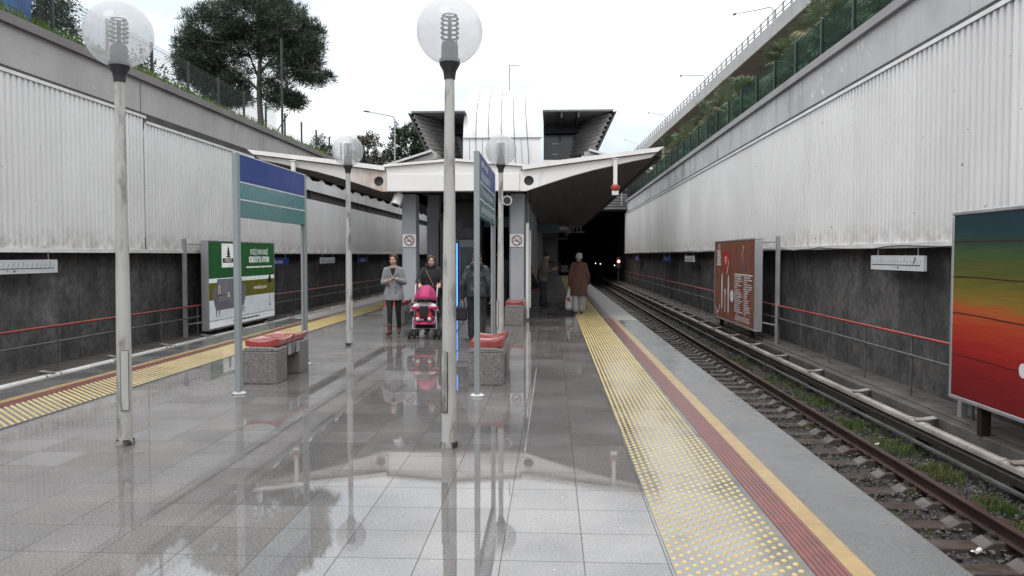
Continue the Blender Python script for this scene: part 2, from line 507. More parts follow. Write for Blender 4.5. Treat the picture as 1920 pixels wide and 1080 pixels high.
def leaf_material(name, c, c2, sc=0.9, trans=0.25):
    m, nt, out = nodes(name)
    b = nt.nodes.new('ShaderNodeBsdfPrincipled')
    pos = coordnode(nt, 'World')
    col = ramp(nt, noise(nt, pos, sc, 4, 0.6), [(0.34, c), (0.66, c2)])
    fine = ramp(nt, noise(nt, pos, 9, 2), [(0.3, 0.7), (0.7, 1.3)])
    col = mix(nt, 1.0, col, fine, 'MULTIPLY')
    L(nt, col, b.inputs['Base Color']); b.inputs['Roughness'].default_value = 0.55
    t = nt.nodes.new('ShaderNodeBsdfTranslucent'); L(nt, col, t.inputs[0])
    x = nt.nodes.new('ShaderNodeMixShader'); x.inputs[0].default_value = trans
    L(nt, b.outputs[0], x.inputs[1]); L(nt, t.outputs[0], x.inputs[2]); L(nt, x.outputs[0], out.inputs[0])
    return m

mFLOOR = floor_material(); mEDGE = edge_material(); mROUGH = rough_wall_material()
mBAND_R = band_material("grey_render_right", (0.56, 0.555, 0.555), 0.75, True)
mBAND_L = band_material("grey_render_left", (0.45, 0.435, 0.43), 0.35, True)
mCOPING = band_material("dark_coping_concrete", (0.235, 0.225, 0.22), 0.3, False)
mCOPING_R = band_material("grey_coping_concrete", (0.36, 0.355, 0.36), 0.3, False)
mCLAD = cladding_material(); mGLOBE = globe_material()
mRED_LINE = strip_material("red_grooved_line", (0.190, 0.044, 0.036), (0.20, 0.155, 0.16), c2=(0.105, 0.032, 0.028))
mYEL_LINE = strip_material("yellow_line_paint", (0.40, 0.275, 0.105), (0.34, 0.31, 0.27), c2=(0.31, 0.205, 0.075))
mTACT_BASE = M("tactile_tile_grey", (0.15, 0.147, 0.138), (0.20, 0.19, 0.16), 2.0, 0.14, 0.34, coord='World', coat=0.7, c3=(0.05, 0.05, 0.048), sc3=1.6, lo3=0.50, hi3=0.66, bmp=0.1, bsc=90)
mTACT_DOME = M("tactile_dome_yellow", (0.56, 0.43, 0.16), (0.44, 0.33, 0.12), 1.2, 0.35, coord='World', coat=0.2, c3=(0.36, 0.31, 0.18), sc3=2.0)
mTRIM = M("white_trim_metal", (0.78, 0.78, 0.77), (0.64, 0.63, 0.62), 2, 0.45, coord='World')
mDARKGAP = M("painted_shade_and_cracks", (0.07, 0.066, 0.066), (0.04, 0.04, 0.04), 2, 0.8, coord='World')
mWALKWAY = M("wet_walkway_concrete", (0.085, 0.078, 0.074), (0.14, 0.125, 0.115), 1.6, 0.35, 0.7, coord='World', bmp=0.4, bsc=30, bd=0.02, coat=0.15)
mBALLAST = M("ballast_bed", (0.036, 0.034, 0.033), (0.066, 0.060, 0.056), 9, 0.75, coord='World', bmp=1.0, bsc=17, bd=0.07, c3=(0.050, 0.038, 0.030), sc3=1.2, spec=0.4)
mSTONE = M("ballast_stone", (0.040, 0.039, 0.040), (0.090, 0.084, 0.080), 7, 0.35, 0.6, coord='World', spec=0.5)
mSLEEPER = M("wet_brown_sleeper_concrete", (0.055, 0.042, 0.036), (0.090, 0.074, 0.065), 3.5, 0.22, 0.5, bmp=0.3, bsc=40, coat=0.0, spec=0.3, c3=(0.10, 0.092, 0.088), sc3=2.5)
mRUST = M("rusty_rail_steel", (0.030, 0.018, 0.016), (0.058, 0.030, 0.024), 5, 0.4, 0.6, metal=0.3, coord='World', stretch=(1, 0.3, 1), bmp=0.15, bsc=80)
mRAILTOP = M("polished_rail_head", (0.19, 0.13, 0.12), (0.30, 0.22, 0.21), 3, 0.28, 0.4, metal=0.85, coord='World', stretch=(4, 0.2, 1))
mCLIP = M("rail_clip_steel", (0.03, 0.026, 0.025), (0.06, 0.045, 0.04), 8, 0.5, metal=0.4)
mCOVER = M("cream_rail_cover", (0.40, 0.37, 0.34), (0.24, 0.21, 0.19), 2.5, 0.38, 0.55, coord='World', stretch=(1, 0.4, 1), c3=(0.20, 0.16, 0.135), sc3=1.6, lo3=0.56, hi3=0.75, coat=0.2)
mCOVERL = M("pale_silver_rail_cover", (0.74, 0.73, 0.71), (0.55, 0.54, 0.52), 2.5, 0.3, 0.45, coord='World', stretch=(1, 0.4, 1))
mRAILRED = M("red_handrail_paint", (0.36, 0.045, 0.03), (0.24, 0.032, 0.024), 3, 0.35, coord='World', coat=0.3)
mRAILGREY = M("grey_handrail_steel", (0.17, 0.17, 0.172), (0.10, 0.10, 0.102), 4, 0.45, metal=0.3, coord='World')
mPOLE = M("worn_grey_pole_paint", (0.50, 0.50, 0.475), (0.40, 0.40, 0.38), 3.0, 0.45, 0.6, stretch=(1, 1, 0.35), c3=(0.17, 0.16, 0.15), sc3=7.0, lo3=0.52, hi3=0.64, st3=(1, 1, 0.22), bmp=0.1, bsc=60)
mBLACKPL = M("black_plastic", (0.022, 0.021, 0.025), (0.035, 0.033, 0.038), 4, 0.42)
mREFR = M("grey_louvre_glass", (0.10, 0.11, 0.115), (0.16, 0.17, 0.175), 8, 0.3)
mLAMPSOCK = M("grey_lamp_socket", (0.045, 0.045, 0.055), (0.08, 0.08, 0.09), 4, 0.5)
mSIGNPOST = M("blue_grey_post_paint", (0.30, 0.335, 0.345), (0.245, 0.275, 0.285), 3, 0.42, 0.55, stretch=(1, 1, 0.3), c3=(0.18, 0.19, 0.19), sc3=2.0, lo3=0.6, hi3=0.8)
mBLUE = M("navy_sign_enamel", (0.022, 0.050, 0.225), (0.034, 0.064, 0.24), 1.2, 0.35, 0.5, coat=0.0, spec=0.2)
mTEAL = M("teal_sign_enamel", (0.030, 0.185, 0.205), (0.048, 0.20, 0.22), 1.3, 0.2, 0.32, coat=0.3)
mTEALB = M("pale_teal_sign_enamel", (0.030, 0.17, 0.17), (0.045, 0.185, 0.19), 1.3, 0.2, 0.32, coat=0.3)
mWHITE = M("white_enamel", (0.80, 0.80, 0.79), (0.72, 0.72, 0.71), 3, 0.35)
mBOARDW = M("route_board_white", (0.62, 0.66, 0.67), (0.55, 0.58, 0.59), 2, 0.4)
mINK = M("black_ink", (0.025, 0.025, 0.03), (0.04, 0.04, 0.045), 5, 0.6)
mALU = M("brushed_aluminium", (0.55, 0.56, 0.58), (0.45, 0.455, 0.47), 3, 0.32, 0.45, metal=0.55, stretch=(1, 1, 0.2))
mTERRAZZO = M("exposed_aggregate_concrete", (0.13, 0.124, 0.118), (0.245, 0.235, 0.225), 70, 0.45, 0.7, bmp=0.3, bsc=80, lo=0.42, hi=0.6, det=2)
mBENCHTOP = M("bench_beam_concrete", (0.155, 0.155, 0.158), (0.24, 0.24, 0.24), 9, 0.5)
mSEAT = M("red_glossy_seat_plastic", (0.36, 0.042, 0.036), (0.27, 0.034, 0.03), 3, 0.22, 0.4, coat=0.7)
mCANOPYW = M("cream_canopy_paint", (0.87, 0.86, 0.84), (0.82, 0.805, 0.78), 1.2, 0.5, coord='World', c3=(0.58, 0.54, 0.48), sc3=2.2, lo3=0.62, hi3=0.82, st3=(1, 1, 0.3))
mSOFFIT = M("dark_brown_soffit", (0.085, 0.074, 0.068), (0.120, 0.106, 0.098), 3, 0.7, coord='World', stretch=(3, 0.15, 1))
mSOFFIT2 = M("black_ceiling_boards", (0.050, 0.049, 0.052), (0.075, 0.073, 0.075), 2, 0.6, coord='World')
mCOLUMN = M("grey_column_panels", (0.40, 0.42, 0.45), (0.34, 0.36, 0.385), 1.0, 0.35, 0.5, coord='World')
mINTERIOR = M("dim_interior_panels", (0.20, 0.20, 0.215), (0.15, 0.15, 0.162), 1.0, 0.5, coord='World')
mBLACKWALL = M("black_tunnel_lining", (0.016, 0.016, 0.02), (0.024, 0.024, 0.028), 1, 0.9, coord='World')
mARCH = M("white_standing_seam_roof", (0.80, 0.80, 0.795), (0.72, 0.72, 0.715), 1.0, 0.38, coord='World', c3=(0.52, 0.51, 0.495), sc3=3.0, lo3=0.56, hi3=0.8, st3=(1, 1, 0.12))
mSEAM = M("grey_seam_metal", (0.22, 0.22, 0.225), (0.16, 0.16, 0.165), 4, 0.5)
mLOUVRE = M("grey_corrugated_siding", (0.52, 0.50, 0.49), (0.40, 0.39, 0.38), 2, 0.5, coord='World', c3=(0.24, 0.22, 0.21), sc3=1.2)
mDKGREY = M("dark_grey_steel", (0.035, 0.034, 0.038), (0.055, 0.053, 0.056), 3, 0.5)
mGLASSD = M("dark_window_glass", (0.014, 0.014, 0.018), (0.02, 0.02, 0.024), 2, 0.12, coat=0.4)
mBRIDGE = band_material("bridge_concrete", (0.46, 0.455, 0.46), 0.4, False)
mBRIDGEUNDER = M("bridge_soffit_concrete", (0.27, 0.245, 0.235), (0.34, 0.31, 0.30), 0.5, 0.85, coord='World', c3=(0.17, 0.15, 0.14), sc3=0.9)
mGALV = M("galvanised_steel", (0.42, 0.42, 0.43), (0.33, 0.33, 0.34), 3, 0.5, metal=0.3)
mFENCEDK = M("dark_green_fence_post", (0.018, 0.028, 0.028), (0.03, 0.042, 0.042), 4, 0.5)
mSCREEN = screen_material("green_tinted_screen", (0.012, 0.050, 0.042), 0.09)
mGROUND = M("dry_earth_and_turf", (0.13, 0.12, 0.09), (0.16, 0.145, 0.115), 0.8, 0.9, coord='World', c3=(0.075, 0.095, 0.035), sc3=0.4)
mGRASS = leaf_material("grass_blades", (0.085, 0.16, 0.022), (0.15, 0.215, 0.045), 1.5, 0.35)
mGRASSD = leaf_material("track_weeds", (0.055, 0.105, 0.020), (0.135, 0.145, 0.045), 2.0, 0.3)
mBARK = M("pine_bark", (0.075, 0.063, 0.056), (0.13, 0.115, 0.105), 6, 0.9, stretch=(1, 1, 0.3), bmp=0.6, bsc=14, bd=0.03)
mPINE = leaf_material("pine_needles", (0.016, 0.034, 0.020), (0.040, 0.066, 0.034), 0.8, 0.15)
mTREEA = leaf_material("dark_evergreen_leaves", (0.016, 0.036, 0.018), (0.040, 0.070, 0.030), 0.9, 0.2)
mTREEB = leaf_material("olive_brown_leaves", (0.052, 0.056, 0.034), (0.095, 0.090, 0.056), 0.9, 0.2)
mSHRUB = leaf_material("shrub_leaves", (0.022, 0.046, 0.026), (0.05, 0.075, 0.036), 1.5, 0.2)
mPALM = leaf_material("fan_palm_leaves", (0.085, 0.125, 0.070), (0.155, 0.185, 0.105), 0.8, 0.25)
mPALMDRY = leaf_material("dry_palm_leaves", (0.33, 0.29, 0.19), (0.22, 0.20, 0.12), 2.0, 0.25)
mSKIN = M("skin", (0.56, 0.34, 0.25), (0.50, 0.29, 0.21), 12, 0.5)
mHAIRDK = M("dark_brown_hair", (0.020, 0.014, 0.012), (0.035, 0.025, 0.02), 25, 0.45, stretch=(1, 1, 0.2), bmp=0.5, bsc=70)
mHAIRGR = M("white_grey_hair", (0.46, 0.45, 0.44), (0.30, 0.295, 0.29), 25, 0.6, bmp=0.6, bsc=60)
mCOATGREY = M("grey_wool_coat", (0.30, 0.305, 0.315), (0.22, 0.225, 0.235), 9, 0.9, bmp=0.3, bsc=90)
mCLOTHBLK = M("black_cloth", (0.012, 0.012, 0.014), (0.022, 0.021, 0.024), 8, 0.85, bmp=0.2, bsc=80)
mJACKETDK = M("dark_leather_jacket", (0.018, 0.019, 0.024), (0.036, 0.037, 0.044), 8, 0.42, bmp=0.35, bsc=25, bd=0.01)
mCOATBRN = M("brown_wool_overcoat", (0.125, 0.058, 0.042), (0.092, 0.044, 0.034), 7, 0.9, bmp=0.3, bsc=90)
mBEIGE = M("beige_jacket_cloth", (0.19, 0.165, 0.13), (0.14, 0.122, 0.098), 6, 0.85, bmp=0.2, bsc=60)
mTROUSGR = M("light_grey_trousers", (0.40, 0.395, 0.385), (0.29, 0.285, 0.28), 6, 0.85, bmp=0.3, bsc=30, bd=0.008)
mDENIM = M("navy_trousers", (0.022, 0.024, 0.034), (0.036, 0.038, 0.05), 7, 0.85)
mBOOT = M("brown_leather_boot", (0.12, 0.042, 0.026), (0.07, 0.028, 0.02), 6, 0.4)
mSHOE = M("black_shoe_leather", (0.015, 0.014, 0.014), (0.03, 0.028, 0.028), 5, 0.35)
mPINK = M("magenta_pushchair_cloth", (0.50, 0.035, 0.16), (0.38, 0.025, 0.12), 6, 0.65, bmp=0.3, bsc=25, bd=0.008)
mDKRED = M("dark_red_cloth", (0.22, 0.018, 0.025), (0.15, 0.015, 0.02), 6, 0.8)
mBABYW = M("white_baby_fleece", (0.76, 0.75, 0.74), (0.62, 0.61, 0.60), 14, 0.9, bmp=0.4, bsc=50, bd=0.01)
mBABYRED = M("red_baby_trousers", (0.42, 0.02, 0.02), (0.30, 0.015, 0.018), 8, 0.8)
mRUBBER = M("black_rubber", (0.018, 0.018, 0.019), (0.03, 0.03, 0.031), 6, 0.7)
mBAGPL = M("white_carrier_bag_plastic", (0.62, 0.62, 0.64), (0.50, 0.50, 0.52), 8, 0.35, bmp=0.6, bsc=18, bd=0.02)
mREDINK = M("red_print", (0.50, 0.03, 0.03), (0.42, 0.03, 0.03), 5, 0.5)
mEYE = M("dark_eyes", (0.015, 0.011, 0.010), (0.02, 0.015, 0.013), 5, 0.3)
mLIP = M("lips", (0.36, 0.12, 0.105), (0.30, 0.10, 0.09), 6, 0.45)
mLED = emit("blue_led_tube", (0.10, 0.36, 1.0), 2.6)
mLEDEDGE = emit("deep_blue_led_glow_channel", (0.01, 0.035, 0.5), 0.45)
mSIGRED = emit("red_signal_lamp", (1.0, 0.05, 0.03), 14.0)
mSIGCORE = emit("hot_signal_lamp", (1.0, 0.72, 0.62), 30.0)
mSIGWHITE = emit("white_tunnel_lamp", (1.0, 0.97, 0.9), 3.5)
mDIMLAMP = emit("dim_ceiling_tube", (0.9, 0.92, 1.0), 0.3)
# ------------------------------------------------------------------ camera, light, sky
F_PX = 1478.0
yaw = atan(75 / F_PX); pitch = atan(62 / F_PX * cos(yaw))
cam = bpy.data.cameras.new("camera"); cam.sensor_width = 36.0; cam.lens = 36.0 * F_PX / 1920.0
cam.clip_start = 0.05; cam.clip_end = 3000
co = bpy.data.objects.new("camera", cam); COL.objects.link(co)
co.location = (0, 0, 1.6); co.rotation_euler = (pi / 2 - pitch, 0, yaw)
S.camera = co

SUN_EL, SUN_AZ = radians(58), radians(200)
W.use_nodes = True
nt = W.node_tree; nt.nodes.clear()
wo = nt.nodes.new('ShaderNodeOutputWorld'); bg = nt.nodes.new('ShaderNodeBackground')
sky = nt.nodes.new('ShaderNodeTexSky'); sky.sky_type = 'NISHITA'; sky.sun_disc = False
sky.sun_elevation = SUN_EL; sky.sun_rotation = SUN_AZ; sky.dust_density = 4.0
tc = nt.nodes.new('ShaderNodeTexCoord')
mp = nt.nodes.new('ShaderNodeMapping'); mp.inputs['Scale'].default_value = (1.0, 1.0, 2.4); L(nt, tc.outputs['Generated'], mp.inputs[0])
cl = noise(nt, mp.outputs[0], 2.3, 5, 0.55)
cloud = ramp(nt, cl, [(0.42, 0.0), (0.60, 1.0)])
sepw = nt.nodes.new('ShaderNodeSeparateXYZ'); L(nt, tc.outputs['Generated'], sepw.inputs[0])
high = nt.nodes.new('ShaderNodeMapRange'); high.inputs[1].default_value = 0.24; high.inputs[2].default_value = 0.5; L(nt, sepw.outputs['Z'], high.inputs[0])
thin = mix(nt, 1.0, (10.0, 10.9, 11.9), (10.0, 10.9, 11.9))
thick = mix(nt, high.outputs[0], (12.5, 12.7, 12.9), (19.0, 19.1, 19.3))
over = mix(nt, math_(nt, 'MAXIMUM', cloud, high.outputs[0]), (7.9, 9.1, 10.2), thick)
col = mix(nt, 0.93, sky.outputs[0], over)
L(nt, col, bg.inputs[0]); bg.inputs[1].default_value = 0.1
L(nt, bg.outputs[0], wo.inputs[0])

sl = bpy.data.lights.new("overcast_sun", 'SUN'); sl.energy = 0.7; sl.angle = radians(25); sl.color = (1.0, 0.97, 0.93)
so = bpy.data.objects.new("overcast_sun", sl); COL.objects.link(so)
dirv = Vector((sin(SUN_AZ) * cos(SUN_EL), cos(SUN_AZ) * cos(SUN_EL), sin(SUN_EL)))
so.rotation_euler = dirv.to_track_quat('Z', 'Y').to_euler(); so.location = (0, -20, 40)
S.view_settings.view_transform = 'Standard'; S.view_settings.look = 'None'; S.view_settings.gamma = 1.0
S.view_settings.exposure = 0.12; S.view_settings.use_curve_mapping = False
S.cycles.max_bounces = 8; S.cycles.transparent_max_bounces = 24; S.cycles.caustics_reflective = False; S.cycles.caustics_refractive = False
S.cycles.use_denoising = True

# ------------------------------------------------------------------ ground, platform, track beds
Y0, Y1, YT = -14.0, 65.3, 150.0        # trench start, tunnel mouth, tunnel end
XR, XL = 5.95, -10.2                   # cladding planes
def structure(name, mb, mats, **k):
    o = mb.build(name, mats, **k); o["kind"] = "structure"; return o

g = MB()
g.quad((6.5, -60, 6.0), (700, -60, 6.0), (700, 900, 6.0), (6.5, 900, 6.0))
g.quad((-700, -60, 6.12), (-10.75, -60, 6.12), (-10.75, 900, 6.12), (-700, 900, 6.12))
g.quad((-10.74, 66.4, 6.9), (6.49, 66.4, 6.9), (6.49, 900, 6.9), (-10.74, 900, 6.9))
g.quad((-700, -300, 5.99), (700, -300, 5.99), (700, -61, 5.99), (-700, -61, 5.99))
structure("ground", g, mGROUND)

def hump(n, x0, x1, y0, y1, ny, z, amp, seed):
    rnd = random.Random(seed); vs = []; fs = []
    nx = n
    for j in range(ny + 1):
        for i in range(nx + 1):
            x = x0 + (x1 - x0) * i / nx; y = y0 + (y1 - y0) * j / ny
            vs.append((x, y, z + amp * (sin(x * 7.1 + y * 1.3 + seed) * 0.4 + sin(y * 3.7 + x * 2) * 0.4 + (rnd.random() - .5) * 1.1)))
    for j in range(ny):
        for i in range(nx):
            a = j * (nx + 1) + i; fs.append((a, a + 1, a + nx + 2, a + nx + 1))
    return vs, fs
bed = MB()
bed.add(*hump(30, 1.9, 5.45, 2.0, 30.0, 240, -1.20, 0.030, 3))
bed.quad((1.9, Y0, -1.20), (5.45, Y0, -1.20), (5.45, 2.0, -1.20), (1.9, 2.0, -1.20))
bed.quad((1.9, 30.0, -1.19), (5.45, 30.0, -1.19), (5.45, YT, -1.19), (1.9, YT, -1.19))
bed.quad((-9.75, Y0, -1.13), (-6.3, Y0, -1.13), (-6.3, YT, -1.13), (-9.75, YT, -1.13))
bed.quad((-6.3, Y1 - 1.0, -1.19), (1.9, Y1 - 1.0, -1.19), (1.9, YT, -1.19), (-6.3, YT, -1.19))
bed.quad((-10.7, -60, -1.21), (6.4, -60, -1.21), (6.4, Y0, -1.21), (-10.7, Y0, -1.21))
structure("track_bed", bed, mBALLAST, smooth=60)
wk = MB()
wk.box(5.46, Y0, -1.6, 6.3, YT, -0.70); wk.box(-10.55, Y0, -1.6, -9.76, YT, -0.70)
for k in range(48):    # cover slabs lying on the walkway
    y = -2 + k * 1.4
    wk.box(5.62, y, -0.699, 6.12, y + 1.36, -0.672)
structure("walkway", wk, mWALKWAY, bevel=0.01)

pf = MB()
pf.quad((-6.45, Y0, 0), (2.03, Y0, 0), (2.03, Y1 - 1, 0), (-6.45, Y1 - 1, 0))
structure("platform_floor", pf, mFLOOR)
pe = MB()
for a, b, s in ((1.612, 2.10, 1), (-6.52, -6.032, -1)):
    pe.quad((a, Y0, 0.004), (b, Y0, 0.004), (b, Y1 - 1, 0.004), (a, Y1 - 1, 0.004))
    e = 2.10 if s > 0 else -6.52
    pe.quad((e, Y0, 0.004), (e, Y1 - 1, 0.004), (e, Y1 - 1, -0.12), (e, Y0, -0.12))
    e2 = e - s * 0.10
    pe.quad((e, Y0, -0.12), (e, Y1 - 1, -0.12), (e2, Y1 - 1, -0.12), (e2, Y0, -0.12))
    pe.quad((e2, Y0, -0.12), (e2, Y1 - 1, -0.12), (e2, Y1 - 1, -1.4), (e2, Y0, -1.4))
pe.quad((-6.42, Y1 - 1, -1.4), (2.0, Y1 - 1, -1.4), (2.0, Y1 - 1, 0.0), (-6.42, Y1 - 1, 0.0))
structure("platform_edge", pe, mEDGE)

def strip_x(x0, x1, z, ny=1):
    m = MB(); m.quad((x0, Y0, z), (x1, Y0, z), (x1, Y1 - 1, z), (x0, Y1 - 1, z)); return m
for a, b in ((1.318, 1.50), (-5.92, -5.738)):
    m = MB(); n = 6; w = (b - a) / n                    # a red strip of shallow grooves
    for i in range(n):
        x0 = a + i * w
        m.box(x0 + 0.003, Y0, 0.0, x0 + w - 0.003, Y1 - 1, 0.008)
    m.quad((a, Y0, 0.0045), (b, Y0, 0.0045), (b, Y1 - 1, 0.0045), (a, Y1 - 1, 0.0045))
    structure("red_line_marking", m, mRED_LINE)
for a, b in ((1.50, 1.612), (-6.032, -5.92)):
    structure("yellow_line_marking", strip_x(a, b, 0.006), mYEL_LINE)
def domes(x0, x1):
    m = MB()
    m.quad((x0, Y0, 0.004), (x1, Y0, 0.004), (x1, Y1 - 1, 0.004), (x0, Y1 - 1, 0.004), 0)
    px = 0.0949; y = 1.5; row = 0
    while y < 61.0:
        near = y < 11; n = 8 if near else 6
        off = 0 if row % 2 == 0 else px / 2
        x = x0 + 0.022 + off
        while x < x1 - 0.012:
            r = 0.0168
            vs = []; fs = []
            for rr, zz in (((r, 0.004), (r * 0.72, 0.0095), (r * 0.3, 0.0115)) if near else ((r, 0.004), (r * 0.6, 0.011))):
                for k in range(n):
                    a = 2 * pi * k / n; vs.append((x + rr * cos(a), y + rr * sin(a), zz))
            L_ = len(vs) // n
            for i in range(L_ - 1):
                for k in range(n):
                    fs.append((i * n + k, i * n + (k + 1) % n, (i + 1) * n + (k + 1) % n, (i + 1) * n + k))
            fs.append(tuple(range((L_ - 1) * n, L_ * n)))
            m.add(vs, fs, 1)
            x += px
        y += 0.0452; row += 1
    return m
structure("tactile_paving", domes(0.622, 1.316), [mTACT_BASE, mTACT_DOME], smooth=60, fixn=False)
structure("tactile_paving", domes(-5.736, -5.055), [mTACT_BASE, mTACT_DOME], smooth=60, fixn=False)

# ------------------------------------------------------------------ right track
RAILZ = -0.95
prof = [(-.062, -.15), (.062, -.15), (.062, -.135), (.012, -.12), (.009, -.045), (.035, -.03), (.036, -.004), (.03, 0.0), (-.03, 0.0), (-.036, -.004), (-.035, -.03), (-.009, -.045), (-.012, -.12), (-.062, -.135)]
for rx, lab in ((2.80, "rusty running rail close under the platform edge"), (4.30, "rusty running rail in the middle of the open track bed")):
    m = MB(); m.prism([(rx + p[0], RAILZ + p[1]) for p in prof], 'y', Y0, 120)
    r = thing("running_rail", lab, "rail", (rx, 10, RAILZ), group="running rails of the track")
    m.build("rail_web", mRUST, r, smooth=30, org=(rx, 10, RAILZ))
    h = MB(); h.box(rx - .028, Y0, RAILZ + 0.0005, rx + .028, 120, RAILZ + 0.004); h.build("rail_head", mRAILTOP, r, org=(rx, 10, RAILZ))
# concrete sleepers: low middle, ramps up to the rail seats
def sleeper():
    t = thing("sleeper", "concrete sleeper", "sleeper")
    p = [(-1.2, -.07), (-1.2, .09), (-1.0, .098), (-.60, .098), (-.50, .040), (.49, .040), (.585, .098), (1.0, .098), (1.2, .06), (1.2, -.07)]
    m = MB(); m.prism(p, 'y', -.12, .12); m.build("sleeper_body", mSLEEPER, t, bevel=0.012)
    for s in (-.75, .75):
        for q in (-1, 1):
            c = MB()
            x = s + q * .095
            c.tube([(x, -.05, .10), (x + q * .02, -.05, .15), (x + q * .055, -.02, .155), (x + q * .06, .03, .13), (x + q * .01, .05, .15), (x - q * .02, .02, .14)], .0085, 6)
            c.box(x - .02, -.035, .099, x + .02, .035, .125)
            c.build("rail_clip", mCLIP, t)
    return t
proto = sleeper(); spl = []
y = 4.62; k = 0
rndS = random.Random(5)
words = ["first", "second", "third", "fourth", "fifth", "sixth", "seventh", "eighth", "ninth", "tenth", "eleventh", "twelfth"]
while y < 64:
    o = proto if k == 0 else copy_tree(proto)
    o.location = (3.55, y, -1.20 + rndS.uniform(-.012, .012)); o.rotation_euler = (0, 0, rndS.uniform(-.01, .01))
    o["group"] = "concrete sleepers of the right hand track"
    o["label"] = "damp brown concrete sleeper with ramped ends, one of the long row under the rail"
    y += 0.598; k += 1
# power rail with its cream cover on brackets
def conductor(xc, s, label, y_first, dz=0.0):
    org = (xc, 8, -1.05)
    up = (xc, 8, -1.05 - (0.055 if s < 0 else 0))
    t = thing("power_rail", label, "power rail", org, group="covered power rails along the walls")
    g_ = MB(); g_.prism([(xc - s*.09, -1.03), (xc - s*.15, -1.03), (xc - s*.15, -1.0), (xc - s*.09, -1.0)], 'y', Y0, 110); g_.build('guard_strip', mRAILGREY, t, org=up)
    m = MB(); m.prism([(xc - .05, -.98), (xc + .05, -.98), (xc + .05, -.90), (xc + .015, -.87), (xc - .015, -.87), (xc - .05, -.90)], 'y', Y0, 110)
    m.build("steel_bar", mCLIP, t, org=up)
    c = MB()
    pr = []
    for i in range(9):
        a = pi * i / 8; pr.append((xc + .060 * cos(a), -.80 + .050 * sin(a)))
    pr += [(xc - .060, -.835), (xc - .052, -.835), (xc - .052, -.81), (xc + .052, -.81), (xc + .052, -.835), (xc + .060, -.835)]
    yy = Y0
    while yy < 110:
        c.prism(pr, 'y', yy, yy + 2.985); yy += 3.0
    c.build("cover", mCOVER if s > 0 else mCOVERL, t, smooth=40, org=up)
    yy = y_first; n = 0
    while yy < 62:
        b = MB()
        b.box(xc + s * .03, yy - .07, -1.15, xc + s * .15, yy + .07, -.80)
        b.box(xc - s * .05, yy - .03, -1.15, xc + s * .1, yy + .03, -.99)
        b.build("bracket", mCLIP, t, org=up)
        p = MB()
        p.prism([(xc - s * .06, -.742), (xc + s * .08, -.738), (xc + s * .22, -.712), (xc + s * .22, -.696), (xc + s * .07, -.722), (xc - s * .06, -.725)], 'y', yy - .075, yy + .075)
        p.build("insulator_flap", mCOVER, t, org=up, bevel=0.006)
        for dy in (-.215, .215):
            q = MB(); q.tube([(xc, yy + dy - .035, -.80), (xc, yy + dy + .035, -.80)], .062, 12); q.build("clamp", mCOVER, t, smooth=40, org=up)
        yy += 2.35 if n > 1 else 1.25; n += 1
conductor(5.22, 1, "cream covered power rail on brackets beside the open track with weeds", 6.55)
conductor(-9.70, -1, "pale covered power rail seen just over the left platform edge", 5.2)

# loose stones and weeds
st = MB(); rs = random.Random(11)
def stone(x, y, z, s):
    vs = []; R_ = Matrix.Rotation(rs.random() * 6, 3, Vector((rs.random() - .5, rs.random() - .5, rs.random() - .5)).normalized())
    for v in ((1, 0, 0), (-1, 0, 0), (0, 1, 0), (0, -1, 0), (0, 0, 1), (0, 0, -1), (.7, .7, .3), (-.6, .6, -.4)):
        q = R_ @ (Vector(v) * s * rs.uniform(.65, 1.2)); vs.append((x + q.x, y + q.y, z + q.z * .8))
    st.add(vs, [(0, 6, 4), (6, 2, 4), (2, 7, 4), (7, 1, 4), (1, 3, 4), (3, 0, 4), (6, 0, 5), (2, 6, 5), (7, 2, 5), (1, 7, 5), (3, 1, 5), (0, 3, 5)])
for i in range(19000):
    y = 4.0 + (rs.random() ** 1.7) * 34
    x = rs.uniform(2.05, 5.40)
    ph = ((y - 4.62) / 0.598) % 1.0
    if min(ph, 1 - ph) < .20 and x < 4.75 and rs.random() < .985: continue
    stone(x, y, -1.20 + rs.random() * .05, rs.uniform(.014, .036))
o = st.build("ballast_stones", mSTONE, fixn=True); o["kind"] = "stuff"; tag(o, "grey broken ballast stones strewn between the sleepers", "ballast")
lt = MB(); lr = random.Random(4)
gd = MB(); rg = random.Random(21)
def tuft(mb, x, y, z, n, h, spread, rnd, w=.006):
    for i in range(n):
        a = rnd.random() * 2 * pi; r = spread * sqrt(rnd.random()); bx = x + r * cos(a); by = y + r * sin(a)
        hh = h * rnd.uniform(.45, 1.1); la = rnd.random() * 2 * pi; le = hh * rnd.uniform(.15, .7)
        wx, wy = w * cos(la + 1.57), w * sin(la + 1.57)
        m_ = (bx + le * .35 * cos(la), by + le * .35 * sin(la), z + hh * .65)
        e = (bx + le * cos(la), by + le * sin(la), z + hh)
        mb.add([(bx - wx, by - wy, z), (bx + wx, by + wy, z), (m_[0] + wx * .7, m_[1] + wy * .7, m_[2]), (m_[0] - wx * .7, m_[1] - wy * .7, m_[2]), e], [(0, 1, 2, 3), (3, 2, 4)])
